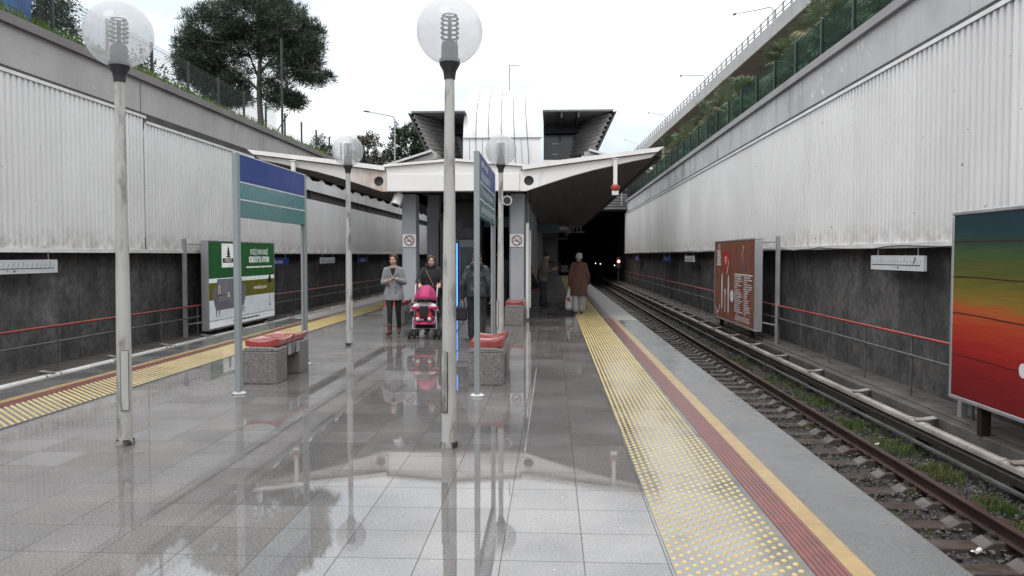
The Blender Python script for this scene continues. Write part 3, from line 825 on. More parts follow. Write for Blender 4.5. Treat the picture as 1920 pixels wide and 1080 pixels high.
for cx, cy, R_, n in ((4.85, 11.3, .45, 26), (4.9, 10.1, .35, 22), (4.8, 12.8, .5, 20), (4.85, 8.75, .3, 18), (4.75, 7.9, .28, 22), (4.9, 14.8, .6, 22), (4.8, 17.5, .8, 22), (4.8, 20.5, 1.0, 20), (4.7, 24, 1.4, 22),
                      (2.75, 9.6, .35, 16), (2.6, 8.55, .35, 22), (2.95, 7.9, .4, 12), (2.7, 10.8, .4, 10), (3.1, 9.0, .4, 8), (2.85, 6.6, .3, 6), (4.85, 6.9, .3, 8), (4.75, 29, 2.0, 16), (4.65, 9.4, .9, 9), (4.7, 12.0, 1.2, 10), (4.9, 16.2, 1.0, 10), (3.3, 12.5, 1.5, 8), (3.5, 8.2, .6, 6), (2.7, 14, 1.5, 10)):
    for i in range(int(n * 2.0)):
        a = rg.random() * 2 * pi; r = R_ * sqrt(rg.random())
        tuft(gd, cx + r * cos(a) * .62 + rg.uniform(-.1, .1), cy + r * sin(a), -1.19, 12 if cx > 4 else 9, .15 if cx > 4 else .10, .05, rg, .0045)
o = gd.build("weeds", mGRASSD, fixn=False); o["kind"] = "stuff"; tag(o, "thin green weeds growing out of the wet ballast", "weeds")

for x, y, z, a, lab in ((2.62, 12.2, -1.15, .4, "crumpled white paper cup on the ballast by the platform edge, farther away"), (4.72, 11.6, -1.15, 1.3, "small white paper cup lying by the weeds beside the power rail"), (3.92, 7.35, -1.12, 2.2, "flattened white paper cup on the ballast nearest to the camera")):
    t = thing("paper_cup", lab, "litter", (x, y, z), a)
    m = MB(); m.lathe([(.018, -.032), (.025, .032), (.023, .032), (.016, -.03)], n=12); m.xf(Matrix.Rotation(1.45, 4, 'X')); m.build("cup", mWHITE, t, smooth=40)
    m = MB(); m.ell((.04, .02, -.01), (.018, .024, .008), 8, 5); m.build("torn_lid", mWHITE, t)
# ------------------------------------------------------------------ retaining walls with cladding
def ribs(x, s, y0, y1, z0, z1, pitch=0.167):
    """vertical ribbed sheet; s points away from the track"""
    m = MB(); n = int((y1 - y0) / pitch)
    pr = []
    for i in range(n):
        y = y0 + i * pitch
        pr += [(x + s * .046, y), (x + s * .006, y + .012), (x, y + .05), (x + s * .008, y + .10), (x + s * .026, y + pitch - .030), (x + s * .046, y + pitch - .022)]
    pr.append((x + s * .046, y0 + n * pitch))
    vs = [(a, b, z0) for a, b in pr] + [(a, b, z1) for a, b in pr]; k = len(pr)
    m.add(vs, [(i, i + 1, i + 1 + k, i + k) for i in range(k - 1)])
    return m
def wall(side):
    R_ = side > 0; s = side
    x = XR if R_ else XL
    zb, zt, zband, zc = (1.77, 4.93, 5.88, 6.06) if R_ else (1.70, 5.03, 5.97, 6.16)
    org = (x, 20, 0)
    t = thing("retaining_wall", "long %s retaining wall with white ribbed cladding, grey band and coping on the %s side" % (("right", "open track") if R_ else ("left", "pine tree")), "wall", org)
    m = MB(); m.box(x + s * .30, Y0, -1.3, x + s * .75, Y1 + 0.4, zb + .35); m.build("lower_wall", mROUGH, t, org=org)
    if R_:
        m = ribs(x, s, Y0, Y1, zb, zt)
    else:
        m = ribs(x, s, Y0, 19.45, zb, zt + .02)
        m2 = ribs(x, s, 19.455, 28.0, zb, zt - .10); m.add(m2.v, m2.f)
        m2 = ribs(x, s, 28.0, Y1, zb, 3.95); m.add(m2.v, m2.f)
        m2 = ribs(x, s, 28.0, Y1, 4.33, zt - .10); m.add(m2.v, m2.f)
    m.build("ribbed_cladding", mCLAD, t, org=org, smooth=25, fixn=False)
    m = MB()
    def flash(y0, y1, z):
        m.prism([(x - s * .022, z - .055), (x - s * .022, z + .012), (x + s * .06, z + .012), (x + s * .06, z + .004), (x - s * .012, z + .004), (x - s * .012, z - .055)], 'y', y0, y1)
    if R_: flash(Y0, Y1, zt + .02)
    else: flash(Y0, 19.45, zt + .04); flash(19.46, Y1, zt - .08)
    y = Y0
    while y < Y1:
        m.prism([(x - s * .03, zb - .05), (x - s * .03, zb + .035), (x + s * .05, zb + .035), (x + s * .05, zb - .04), (x + s * .24, zb - .04), (x + s * .24, zb - .05)], 'y', y, min(y + 2.99, Y1)); y += 3.0
    m.build("cladding_trim", mTRIM, t, org=org)
    m = MB(); m.box(x + s * .07, Y0, zb - .01, x + s * .29, Y1, zb + .3)  # dark boxes stand in for the shade in the cladding gaps
    m.box(x + s * .07, Y0, zt - .25, x + s * .122, Y1, zt + .14)
    if not R_:
        m.box(x + s * .14, 28.0, 3.9, x + s * .2, Y1, 4.4)
        for yy in (28.05, 33.2, 41.6, 43.7, 52.0): m.box(x + s * .045, yy, 3.9, x + s * .10, yy + .14, 4.92)
    m.build("gap_shade_and_posts", mDARKGAP, t, org=org)
    m = MB(); m.box(x + s * .125, Y0, zt - .3, x + s * .7, Y1 + .2, zband)
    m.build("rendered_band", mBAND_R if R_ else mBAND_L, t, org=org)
    m = MB(); y = Y0
    while y < Y1:
        m.box(x + s * .03, y, zband + .002, x + s * .75, min(y + 3.992, Y1), zc); y += 4.0
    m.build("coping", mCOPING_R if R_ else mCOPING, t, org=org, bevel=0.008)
    if R_:
        m = MB(); rr = random.Random(9); pts = []
        for i in range(90):
            pts.append((x - .05 + rr.uniform(-.008, .008), 4 + i * .6, zb - .035 + .018 * sin(i * .9) + rr.uniform(-.01, .014)))
        m.tube(pts, .011, 6); m.build("cable", mBLACKPL, t, org=org)
        m = MB()   # joint cracks in the band
        for yy in (29.5, 37.5, 41.0, 51.0): m.box(x + .1215, yy, zt + .05, x + .1245, yy + .05, zband - .3)
        m.build("joint_crack", mDARKGAP, t, org=org)
    else:
        m = MB(); m.box(x - .1235, 19.44, zt - .1, x - .1285, 19.475, zband - .05); m.build("joint_crack", mDARKGAP, t, org=org)
wall(1); wall(-1)

# handrails along the walkways
def handrail(x, s, z, y0, y1, step, yref, label):
    org = (x, 12, -.7)
    t = thing("handrail", label, "handrail", org, group="red topped handrails along the walls")
    m = MB(); m.tube([(x, y0, z), (x, y1, z)], .026, 10); m.build("top_rail", mRAILRED, t, org=org, smooth=50)
    m = MB(); m.tube([(x, y0, z - .32), (x, y1, z - .32)], .021, 8)
    yy = yref
    while yy > y0: yy -= step
    yy += step
    ys = []
    while yy < y1: ys.append(yy); yy += step
    for yy in ys: m.tube([(x, yy - .05, z - .32), (x, yy + .05, z - .32)], .031, 8)
    m.build("middle_rail", mRAILGREY, t, org=org, smooth=50)
    for yy in ys:
        m = MB(); m.tube([(x, yy, -.70), (x, yy, z - .02)], .021, 8); m.lathe([(.055, 0), (.055, .012)], (x, yy, -.70), 8)
        m.build("post", mRAILGREY, t, org=org, smooth=50)
handrail(5.80, 1, 0.30, 1.0, 63.5, 1.88, 14.86, "red topped handrail along the dark wall beside the open track")
handrail(-10.05, -1, 0.165, 6.0, 63.5, 2.1, 15.55, "red topped handrail along the dark wall behind the green advertising board")

# ------------------------------------------------------------------ fences on the copings
def fence_left():
    org = (-10.62, 20, 6.16)
    t = thing("mesh_fence", "dark green wire mesh fence on the coping below the pine tree", "fence", org)
    ys = [8.1 + 2.09 * i for i in range(20)]
    x = -10.62; z0, z1 = 6.16, 7.2
    for y in ys:
        m = MB(); m.box(x - .03, y - .03, z0 - .1, x + .03, y + .03, z1 + .03); m.build("post", mFENCEDK, t, org=org)
    m = MB()
    nz = 12
    for i in range(nz + 1):
        z = z0 + .06 + (z1 - z0 - .08) * i / nz
        r = .0035
        m.tube([(x + .02, ys[0], z), (x + .02, ys[-1], z)], r, 4, caps=False)
    for zz in (z0 + .30, z1 - .12):
        m.tube([(x + .035, ys[0], zz), (x + .035, ys[-1], zz)], .005, 4, caps=False)
    y = ys[0]
    while y < 30:
        m.tube([(x + .026, y, z0 + .04), (x + .026, y, z1 - .14), (x + .045, y, z1 - .11), (x + .026, y, z1 - .08), (x + .026, y, z1 + .01)], .0028, 4, caps=False); y += .052
    m.build("wire_mesh", mFENCEDK, t, org=org, fixn=False)
fence_left()
def fence_right():
    org = (6.28, 20, 6.06)
    t = thing("screen_fence", "dark green screen fence on the coping in front of the fan palms", "fence", org)
    x = 6.28; z0, z1 = 6.06, 7.07
    y = 20.9 - 1.95 * 6; ys = []
    while y < 65: ys.append(y); y += 1.95
    for y in ys:
        m = MB(); m.box(x - .035, y - .03, z0 - .02, x + .035, y + .03, z1 + .02); m.build("post", mFENCEDK, t, org=org)
    for a, b in zip(ys[:-1], ys[1:]):
        m = MB(); m.box(x - .003, a + .032, z0 + .05, x + .003, b - .032, z1); m.build("screen_panel", mSCREEN, t, org=org)
fence_right()
gr = MB(); rr = random.Random(3)
for i in range(2600):
    y = 8 + (rr.random() ** 1.25) * 45
    tuft(gr, rr.uniform(-10.58, -10.34) if rr.random() < .8 else rr.uniform(-11.2, -10.6), y, 6.14, 7, rr.uniform(.12, .33) * (1 if y < 22 else .8), .07, rr, .008)
o = gr.build("grass", mGRASS, fixn=False); o["kind"] = "stuff"; tag(o, "bright green grass along the top of the left coping", "grass")
# ------------------------------------------------------------------ platform canopy
CX0 = -2.32
YB = 18.5
def sx_(s, v): return CX0 + s * (v - CX0)        # right-hand coordinates mirrored about the platform axis
org = (CX0, YB, 0)
cano = thing("platform_canopy", "cream winged platform roof on grey columns with round holes in its front beam", "canopy", org)
m = MB(); m.box(-3.89, YB, 3.10, -.76, YB + .30, 3.505); m.build("front_beam", mCANOPYW, cano, org=org, bevel=.012)
m = MB()
m.prism([(-3.89, 3.508), (-.76, 3.508), (-.71, 3.66), (-2.32, 3.79), (-3.93, 3.66)], 'y', YB + .02, YB + .30)
m.build("gable_panel", mCANOPYW, cano, org=org)
m = MB()
for s in (1, -1):
    a, b = sx_(s, -2.318), sx_(s, -.69)
    m.prism([(a, 3.80), (b, 3.67), (b, 3.725), (a, 3.86)], 'y', YB - .05, YB + .35)
m.build("gable_cap", mCANOPYW, cano, org=org)
low = [(-.755, 3.10), (-.61, 3.10), (-.21, 3.235), (.13, 3.345), (.47, 3.45), (.95, 3.58), (1.45, 3.69), (1.85, 3.78), (2.30, 3.865)]
up = [(2.42, 3.965), (.82, 3.765), (-.755, 3.565)]
for s in (1, -1):
    m = MB()
    # web with a round hole: ring of faces around the hole joined to the outline
    outl = [(sx_(s, a), b) for a, b in low + up]
    hc = (sx_(s, -.545), 3.34); hr = .115; n = 28
    def cast(a):
        d = (cos(a), sin(a)); best = None
        for i in range(len(outl)):
            p, q = outl[i], outl[(i + 1) % len(outl)]
            ex, ez = q[0] - p[0], q[1] - p[1]
            den = d[0] * ez - d[1] * ex
            if abs(den) < 1e-9: continue
            tt = ((p[0] - hc[0]) * ez - (p[1] - hc[1]) * ex) / den
            uu = ((p[0] - hc[0]) * d[1] - (p[1] - hc[1]) * d[0]) / den
            if tt > 0 and -1e-6 <= uu <= 1 + 1e-6 and (best is None or tt < best): best = tt
        return (hc[0] + d[0] * best, hc[1] + d[1] * best) if best else hc
    angs = sorted(set([2 * pi * i / n for i in range(n)] + [atan2(p[1] - hc[1], p[0] - hc[0]) % (2 * pi) for p in outl]))
    k = len(angs)
    inner = [(hc[0] + hr * cos(a), hc[1] + hr * sin(a)) for a in angs]; outer = []
    for a in angs:
        hit = None
        for p in outl:
            if abs((atan2(p[1] - hc[1], p[0] - hc[0]) % (2 * pi)) - a) < 1e-7: hit = p
        outer.append(hit or cast(a))
    for y in (YB + .03, YB + .20):
        vs = [(p[0], y, p[1]) for p in inner] + [(p[0], y, p[1]) for p in outer]
        m.add(vs, [(i, (i + 1) % k, (i + 1) % k + k, i + k) for i in range(k)])
    for ring in (inner, outer):
        vs = [(p[0], YB + .03, p[1]) for p in ring] + [(p[0], YB + .20, p[1]) for p in ring]
        m.add(vs, [(i, (i + 1) % k, (i + 1) % k + k, i + k) for i in range(k)])
    w = m.build("wing_beam", mCANOPYW, cano, org=org, fixn=True)
    m = MB(); m.tube([(hc[0], YB + .15, hc[1]), (hc[0], YB + .199, hc[1])], hr - .002, 20); m.build("hole_shade_disc", mSOFFIT2, cano, org=org)  # dark disc added inside so the hole reads as deep shade
    if s < 0:
        rust = M("rust_stained_cream_paint", (0.70, 0.685, 0.655), (0.62, 0.60, 0.56), 1.2, 0.6, coord='World', c3=(0.42, 0.20, 0.09), sc3=1.7, lo3=0.40, hi3=0.62, st3=(1.6, 1, 0.55))
        nt_ = rust.node_tree
        # rust only beside the hole, where the gutter leaks
        pos_ = coordnode(nt_, 'World'); sp_ = nt_.nodes.new('ShaderNodeSeparateXYZ'); L(nt_, pos_, sp_.inputs[0])
        mr = nt_.nodes.new('ShaderNodeMapRange'); mr.inputs[1].default_value = -4.95; mr.inputs[2].default_value = -4.25; L(nt_, sp_.outputs['X'], mr.inputs[0])
        pb = [q for q in nt_.nodes if q.type == 'BSDF_PRINCIPLED'][0]
        src = pb.inputs['Base Color'].links[0].from_socket
        L(nt_, mix(nt_, mr.outputs[0], (0.68, 0.665, 0.635), src), pb.inputs['Base Color'])
        w.data.materials[0] = rust; w["label"] = "rust stained cream wing beam"
    m = MB()
    m.prism([(sx_(s, -.70), 3.585), (sx_(s, .82), 3.785), (sx_(s, 2.44), 3.985), (sx_(s, 2.58), 4.10), (sx_(s, .82), 3.885), (sx_(s, -.70), 3.69)], 'y', YB - .06, YB + .26)
    m.box(sx_(s, 1.11) - .004, YB - .064, 3.80, sx_(s, 1.11) + .004, YB - .061, 3.925)
    m.build("wing_fascia", mCANOPYW, cano, org=org)
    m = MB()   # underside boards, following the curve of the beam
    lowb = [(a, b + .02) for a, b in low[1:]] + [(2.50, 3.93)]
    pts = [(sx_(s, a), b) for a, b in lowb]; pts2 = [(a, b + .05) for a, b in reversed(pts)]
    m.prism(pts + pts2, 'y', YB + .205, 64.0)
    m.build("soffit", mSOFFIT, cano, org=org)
    m = MB()
    ytop = 36.0
    m.prism([(sx_(s, -.70), 3.70), (sx_(s, 2.56), 4.11), (sx_(s, 2.56), 4.135), (sx_(s, -.70), 3.725)], 'y', YB + .265, 64.0)
    # eave edge: wavy sheet on the left, plain gutter on the right
    if s > 0:
        m.box(2.47, YB + .27, 3.90, 2.57, 64.0, 4.105)
    else:
        xe = sx_(s, 2.52); vs = []; N = 500
        for i in range(N + 1):
            y = YB + .27 + (64 - YB - .3) * i / N
            zz = 3.86 + .05 * sin(y * 4.2) + .02 * sin(y * 9.1)
            vs += [(xe, y, zz), (xe, y, 4.10)]
        m.add(vs, [(2 * i, 2 * i + 2, 2 * i + 3, 2 * i + 1) for i in range(N)])
    m.build("roof_edge", mSOFFIT if s < 0 else mDKGREY, cano, org=org)
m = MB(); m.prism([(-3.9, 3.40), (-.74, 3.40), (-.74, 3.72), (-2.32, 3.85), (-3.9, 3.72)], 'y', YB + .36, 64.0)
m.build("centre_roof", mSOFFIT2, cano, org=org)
m = MB()
for yy in (20.4, 22.3, 25.6, 29.8):
    m = MB(); m.box(-3.4, yy, 3.30, -1.2, yy + .12, 3.398); m.build("ceiling_batten", mDKGREY, cano, org=org)
for i, yy in enumerate([19.3 + 3.9 * k for k in range(11)]):
    for x in (-3.51, -.85):
        m = MB(); m.box(x - .165, yy, 0, x + .165, yy + .5, 3.098 if i == 0 else 3.38); 
        m.box(x - .03 - .165, yy + .06, 0, x - .167, yy + .44, 3.0)
        m.build("column", mCOLUMN, cano, org=org, bevel=.012)
m = MB(); m.tube([(-.60, 19.27, .05), (-.60, 19.27, 2.38)], .042, 10); m.tube([(-.545, 19.5, .30), (-.545, 19.5, 2.2)], .025, 8); m.build("downpipe", mWHITE, cano, org=org, smooth=50)
# hanging posts with a red band under each wing
for s, lab in ((1, "white hanging post with a red band under the right canopy wing"), (-1, "white hanging post under the left canopy wing, half behind the blue sign")):
    x = sx_(s, 1.455)
    t = thing("hanging_post", lab, "hanging post", (x, YB - .10, 3.0), group="hanging posts under the canopy wings")
    m = MB(); m.box(-.045, -.045, .22, .045, .045, .80); m.box(-.07, -.06, .80, .07, .06, .82); m.build("post", mWHITE, t, bevel=.006)
    m = MB(); m.lathe([(.085, .09), (.10, .12), (.10, .19), (.085, .22)], n=12); m.build("red_band", M("red_lamp_band", (0.40, .06, .045), (0.3, .05, .04), 5, .4), t, smooth=40)
    m = MB(); m.box(-.075, -.06, -.02, .075, .06, .085); m.build("foot_box", mWHITE, t, bevel=.008)
# no smoking signs
def nosmoke(x, y, z, label):
    t = thing("no_smoking_sign", label, "sign", (x, y, z), group="no smoking signs on the columns")
    m = MB(); m.box(-.165, -.008, -.155, .165, 0, .155); m.build("plate", mWHITE, t)
    def ring(r0, r1, yy, n=40):
        vs = []; 
        for k in range(n):
            a = 2 * pi * k / n; vs += [(r0 * cos(a), yy, r0 * sin(a)), (r1 * cos(a), yy, r1 * sin(a))]
        return vs, [(2 * k, (2 * k + 2) % (2 * n), (2 * k + 3) % (2 * n), 2 * k + 1) for k in range(n)]
    m = MB(); m.add(*ring(.102, .127, -.014)); 
    c, s_ = cos(radians(45)), sin(radians(45)); h = .011; r = .105
    m.quad((-r * c - h * s_, -.0142, r * s_ - h * c), (-r * c + h * s_, -.0142, r * s_ + h * c), (r * c + h * s_, -.0142, -r * s_ + h * c), (r * c - h * s_, -.0142, -r * s_ - h * c))
    m.build("prohibition_ring", M("dark_red_print", (0.16, .016, .02), (.13, .014, .018), 5, .5), t, fixn=False)
    m = MB(); m.box(-.075, -.012, -.022, .045, -.010, -.002); m.box(.050, -.012, -.022, .058, -.010, -.002); m.box(.063, -.012, -.022, .071, -.010, -.002)
    m.tube([(.054, -.011, .006), (.054, -.011, .028), (.020, -.011, .036), (.018, -.011, .058), (.0, -.011, .066)], .0035, 5)
    m.tube([(.067, -.011, .006), (.067, -.011, .045), (.038, -.011, .052), (.036, -.011, .078)], .0035, 5)
    m.build("cigarette", mINK, t)
nosmoke(-3.51, 19.285, 1.955, "square white no smoking sign on the left front column above the woman in grey")
nosmoke(-.86, 19.285, 1.955, "square white no smoking sign on the right front column beside the lamp post")
# loudspeakers
def speaker(x, y, z, rz, tilt, label):
    t = thing("loudspeaker", label, "loudspeaker", (x, y, z), rz, "white loudspeakers under the front beam")
    Mx = Matrix.Rotation(tilt, 4, 'X')
    m = MB(); m.lathe([(.075, .20), (.115, .16), (.125, -.10), (.118, -.13)], n=8); m.xf(Mx @ Matrix.Rotation(radians(90), 4, 'X')); m.build("housing", mWHITE, t, bevel=.004)
    m = MB(); m.lathe([(.088, -.131), (.085, -.137)], n=20); m.xf(Mx @ Matrix.Rotation(radians(90), 4, 'X')); m.build("grille", mDKGREY, t)
    m = MB(); m.box(-.015, -.05, .10, .015, .05, .20); m.build("bracket", mDKGREY, t)
speaker(-1.06, 18.75, 2.90, radians(0), radians(8) + pi, "white octagonal loudspeaker with its round grille facing forward at the right front column")
speaker(-3.70, 18.75, 2.90, radians(-30), radians(62) + pi, "white loudspeaker tilted down at the left front column")

# ------------------------------------------------------------------ inside, under the roof
core = thing("stair_core", "dim grey stair enclosure in the middle of the covered platform", "stairwell", (CX0, 28, 0))
o_ = (CX0, 28, 0)
m = MB(); m.box(-3.30, 27.0, 0, -2.60, 60, 3.39); m.box(-2.58, 27.4, 0, -2.45, 60, 3.39); m.box(-1.35, 27.0, 0, -1.05, 60, 3.39); m.build("wall", mINTERIOR, core, org=o_)
m = MB()
for i in range(16): m.box(-2.44, 27.6 + i * .30, 0, -1.36, 27.9 + i * .30, .17 * (i + 1))
m.build("steps", M("dark_stair_stone", (.05, .05, .052), (.03, .03, .032), 6, .6), core, org=o_)
m = MB(); m.box(-2.44, 34, 0, -1.36, 34.2, 3.39); m.build("end_panel", mBLACKWALL, core, org=o_)
t = thing("kiosk", "grey vending kiosk with a vertical blue light tube behind the front lamp post", "kiosk", (-2.35, 20.6, 0))
o_ = (-2.35, 20.6, 0)
m = MB(); m.box(-2.40, 20.25, 0, -1.95, 21.0, 2.0); m.build("cabinet", mINTERIOR, t, org=o_, bevel=.02)
m = MB(); m.box(-2.36, 20.22, .55, -2.02, 20.247, 1.8); m.build("dark_screen", mGLASSD, t, org=o_)
m = MB(); m.box(-2.66, 20.3, 2.02, -2.05, 21.0, 2.3); m.build("header", mBLACKPL, t, org=o_)
m = MB(); m.box(-2.46, 20.20, .03, -2.42, 20.32, 1.92); m.build("light_channel", mLEDEDGE, t, org=o_)
m = MB(); m.tube([(-2.44, 20.185, .06), (-2.44, 20.185, 1.90)], .014, 8); m.build("light_tube", mLED, t, org=o_)
m = MB()
for yy in (23.0, 24.2): m.box(-3.30, yy, 0, -2.62, yy + .25, 2.7)
t = thing("service_cabinets", "tall grey service cabinet in the shade left of the kiosk", "cabinet", (-2.96, 23.2, 0))
m = MB(); m.box(-3.28, 23.0, 0, -2.66, 23.6, 2.62); m.build("body", mINTERIOR, t, org=(-2.96, 23.2, 0), bevel=.015)
m = MB(); m.box(-3.2, 22.97, .2, -2.74, 22.997, 2.4); m.build("door", mCOLUMN, t, org=(-2.96, 23.2, 0))
t.name = "service_cabinet"
for x, y, w, lab in ((-1.45, 24.5, 1.3, "dark teal direction sign hanging in front of the stairs"), (-.15, 31.0, .9, "dark teal direction sign hanging over the right platform side")):
    t = thing("hanging_sign", lab, "hanging sign", (x, y, 2.62), group="teal signs hanging under the canopy")
    m = MB(); m.box(-w / 2, -.06, -.16, w / 2, .06, .16); m.build("panel", M("dark_teal_panel", (.012, .055, .06), (.016, .065, .07), 2, .3), t)
    m = MB()
    for q in (-.4, .4): m.box(q * w - .01, -.01, .16, q * w + .01, .01, .76)
    m.build("hanger", mDKGREY, t)
# far end of the right platform: door block, pipes and end fence
t = thing("end_building", "dim grey block with a door at the far end of the right platform side", "building", (-.3, 60, 0)); o_ = (-.3, 60, 0)
m = MB(); m.box(-1.0, 60.0, 0, .46, 64.0, 3.3); m.build("wall", M("dim_grey_render", (.22, .22, .225), (.17, .17, .175), 1, .7, coord='World'), t, org=o_)
m = MB(); m.box(-.55, 59.95, .02, .30, 59.997, 2.3); d = m.build("door", M("grey_steel_door", (.26, .26, .265), (.22, .22, .225), 1, .5), t, org=o_)
m = MB(); m.box(-.45, 59.90, 1.02, .18, 59.945, 1.10); m.build("push_bar", mBLACKPL, t, org=o_)
m = MB(); m.box(-1.1, 58.6, 2.75, 1.2, 60.0, 2.9); m.build("porch_roof", M("dim_roof_sheet", (.13, .13, .13), (.1, .1, .1), 2, .6), t, org=o_)
t = thing("ceiling_duct", "dull metal duct bundle hanging below the canopy over the platform end", "duct", (.8, 44, 3)); o_ = (.8, 44, 3)
m = MB(); m.tube([(.05, 36, 2.75), (.5, 41, 3.0), (1.0, 50, 3.1), (1.0, 58, 3.1)], .18, 10); m.build("pipe", M("dull_duct_metal", (.16, .16, .16), (.11, .11, .11), 3, .5, metal=.4), t, org=o_, smooth=50)
m = MB()
for i in range(6): m.box(.62 + i * .21, 47.9, 3.20, .74 + i * .21, 48.4, 3.36)
for i in range(5): m.box(.70 + i * .23, 45.9, 2.98, .78 + i * .23, 46.2, 3.10)
m.box(.3, 46.4, 2.92, 1.9, 47.0, 2.97)
m.build("bracket", M("pale_bracket_metal", (.36, .36, .36), (.28, .28, .28), 3, .5), t, org=o_)
t = thing("end_fence", "low dark fence across the far end of the right platform edge", "fence", (1.3, 61, 0)); o_ = (1.3, 61, 0)
m = MB(); m.box(.47, 60.95, .75, 2.05, 61.0, .82); m.box(.47, 60.95, .35, 2.05, 61.0, .40)
m.build("rails", mDKGREY, t, org=o_)
for xx in (.5, 1.0, 1.5, 2.0):
    m = MB(); m.box(xx - .03, 60.9, 0, xx + .03, 60.94, 1.0); m.build("post", mDKGREY, t, org=o_)
t = thing("stop_sign", "small white square sign with a dark ring at the far platform end", "sign", (.97, 60.4, .55))
m = MB(); m.box(-.24, 0, -.24, .24, .02, .24); m.build("plate", M('dull_white_plate', (.30, .30, .31), (.24, .24, .25), 4, .6), t)
m = MB(); n = 24
vs = []
for k in range(n):
    a = 2 * pi * k / n; vs += [(.15 * cos(a) + .03, -.006, .15 * sin(a)), (.21 * cos(a) + .03, -.006, .21 * sin(a))]
m.add(vs, [(2 * k, (2 * k + 2) % (2 * n), (2 * k + 3) % (2 * n), 2 * k + 1) for k in range(n)]); m.box(-.1, -.006, -.035, .16, -.004, .035)
m.build("ring_mark", mINK, t, fixn=False)
m = MB(); m.box(-.42, .03, -.3, -.27, .05, .5); m.build("red_side_plate", M("dull_red", (.10, .012, .015), (.08, .01, .012), 4, .5), t)
m = MB(); m.box(-.02, .02, -.55, .02, .05, .3); m.build("post", mDKGREY, t)

# ------------------------------------------------------------------ tunnel under the road
t = thing("underpass", "dark road underpass swallowing both tracks behind the station", "underpass", (CX0, Y1, 5.3)); o_ = (CX0, Y1, 5.3)
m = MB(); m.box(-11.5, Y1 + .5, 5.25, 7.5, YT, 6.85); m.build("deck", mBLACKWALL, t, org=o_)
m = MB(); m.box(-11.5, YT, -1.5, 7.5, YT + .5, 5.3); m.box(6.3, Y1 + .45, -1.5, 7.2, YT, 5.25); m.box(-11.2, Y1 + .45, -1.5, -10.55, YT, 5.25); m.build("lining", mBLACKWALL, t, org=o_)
for xa, xb in ((2.4, 6.2), (-10.4, -7.0)):
  m = MB()
  for i in range(9): m.box(xa, Y1 - 1.2 + i * .32, 5.30 + i * .24, xb, Y1 - 0.95 + i * .32, 5.50 + i * .24 - .06)
  m.build("louvre_front", M("weathered_louvre", (.20, .20, .20), (.15, .15, .15), 2, .6, coord='World'), t, org=o_)
for xa, xb in ((2.4, 6.2), (-10.4, -7.0)):
    m = MB(); m.box(xa, Y1 + 1.7, 5.28, xb, Y1 + 1.8, 7.3); m.build("louvre_backing", mBLACKWALL, t, org=o_)
m = MB(); m.tube([(5.6, Y1 - 1.1, 5.6), (5.6, Y1 - 1.1, 7.2)], .05, 8)
m.tube([(3.6, Y1 - 1.2, 5.9), (5.0, Y1 - 12, 7.1), (6.0, Y1 - 22, 7.15)], .05, 8); m.build("guard_rail", mGALV, t, org=o_, smooth=50)
# signals and tunnel lamps
def signal(x, y, z, lab, grp):
    t = thing("track_signal", lab, "signal", (x, y, z), group=grp)
    m = MB(); m.box(-.16, .04, -.55, .16, .22, .3); m.build("housing", mBLACKPL, t, bevel=.02)
    m = MB(); m.box(-.04, .22, -2.2, .04, .28, .3); m.build("post", mDKGREY, t)
    m = MB(); m.ell((0, .03, 0), (.11, .05, .11), 14, 8); m.build("red_lens", mSIGRED, t, smooth=60)
    m = MB(); m.ell((.01, -.02, 0), (.065, .03, .065), 12, 8); m.build("bright_core", mSIGCORE, t, smooth=60)
signal(5.2, 62.0, 1.10, "red track signal lit at the tunnel mouth by the right wall", "lit red track signals")
signal(-9.31, 62.0, 1.06, "red track signal lit beside the left track, right of the woman with the pushchair", "lit red track signals")
for x, y, z, lab in ((5.5, 100, .55, "left one of two small white lamps deep in the tunnel"), (6.1, 100, .47, "right one of two small white lamps deep in the tunnel"), (5.0, 63.5, .77, "small white lamp low beside the red signal")):
    t = thing("tunnel_lamp", lab, "lamp", (x, y, z), group="small white lamps in the tunnel")
    r = .055 if y > 90 else .035
    m = MB(); m.ell((0, 0, 0), r, 10, 8); m.build("bulb", mSIGWHITE, t, smooth=60)
    m = MB(); m.box(-r, r, -r, r, r * 1.6, r * 1.4); m.build("housing", mBLACKPL, t)

# ------------------------------------------------------------------ station hall above the tracks
org = (CX0, 40, 5)
hall = thing("station_hall", "station hall with a white curved roof strip between dark flared louvred hoods", "building", org)
arch = [(38.0, 3.9), (38.0, 5.4), (38.02, 6.3), (38.10, 7.2), (38.35, 7.9), (38.85, 8.6), (39.7, 9.3), (41.0, 9.95), (42.8, 10.45), (45.0, 10.75), (48, 10.9)]
xl0, xr0 = -4.29, -.47
def arc_x(z, f):        # edges draw in slightly on the left as the roof rises
    k = max(0, min(1, (z - 6) / 4.75)); a = xl0 - .02 * k; b = xr0 - .42 * k
    return a + (b - a) * f
m = MB(); vs = []
for y, z in arch: vs += [(arc_x(z, 0), y, z), (arc_x(z, 1), y, z)]
for y, z in arch: vs += [(arc_x(z, 0), y + .35, z - .25), (arc_x(z, 1), y + .35, z - .25)]
k = len(arch)
fs = [(2 * i, 2 * i + 1, 2 * i + 3, 2 * i + 2) for i in range(k - 1)] + [(2 * k + 2 * i, 2 * k + 2 * i + 2, 2 * k + 2 * i + 3, 2 * k + 2 * i + 1) for i in range(k - 1)]
for q in (0, 1): fs += [(2 * i + q, 2 * i + 2 + q, 2 * k + 2 * i + 2 + q, 2 * k + 2 * i + q) for i in range(k - 1)]
m.add(vs, fs); m.build("curved_roof", mARCH, hall, org=org, smooth=40)
m = MB()
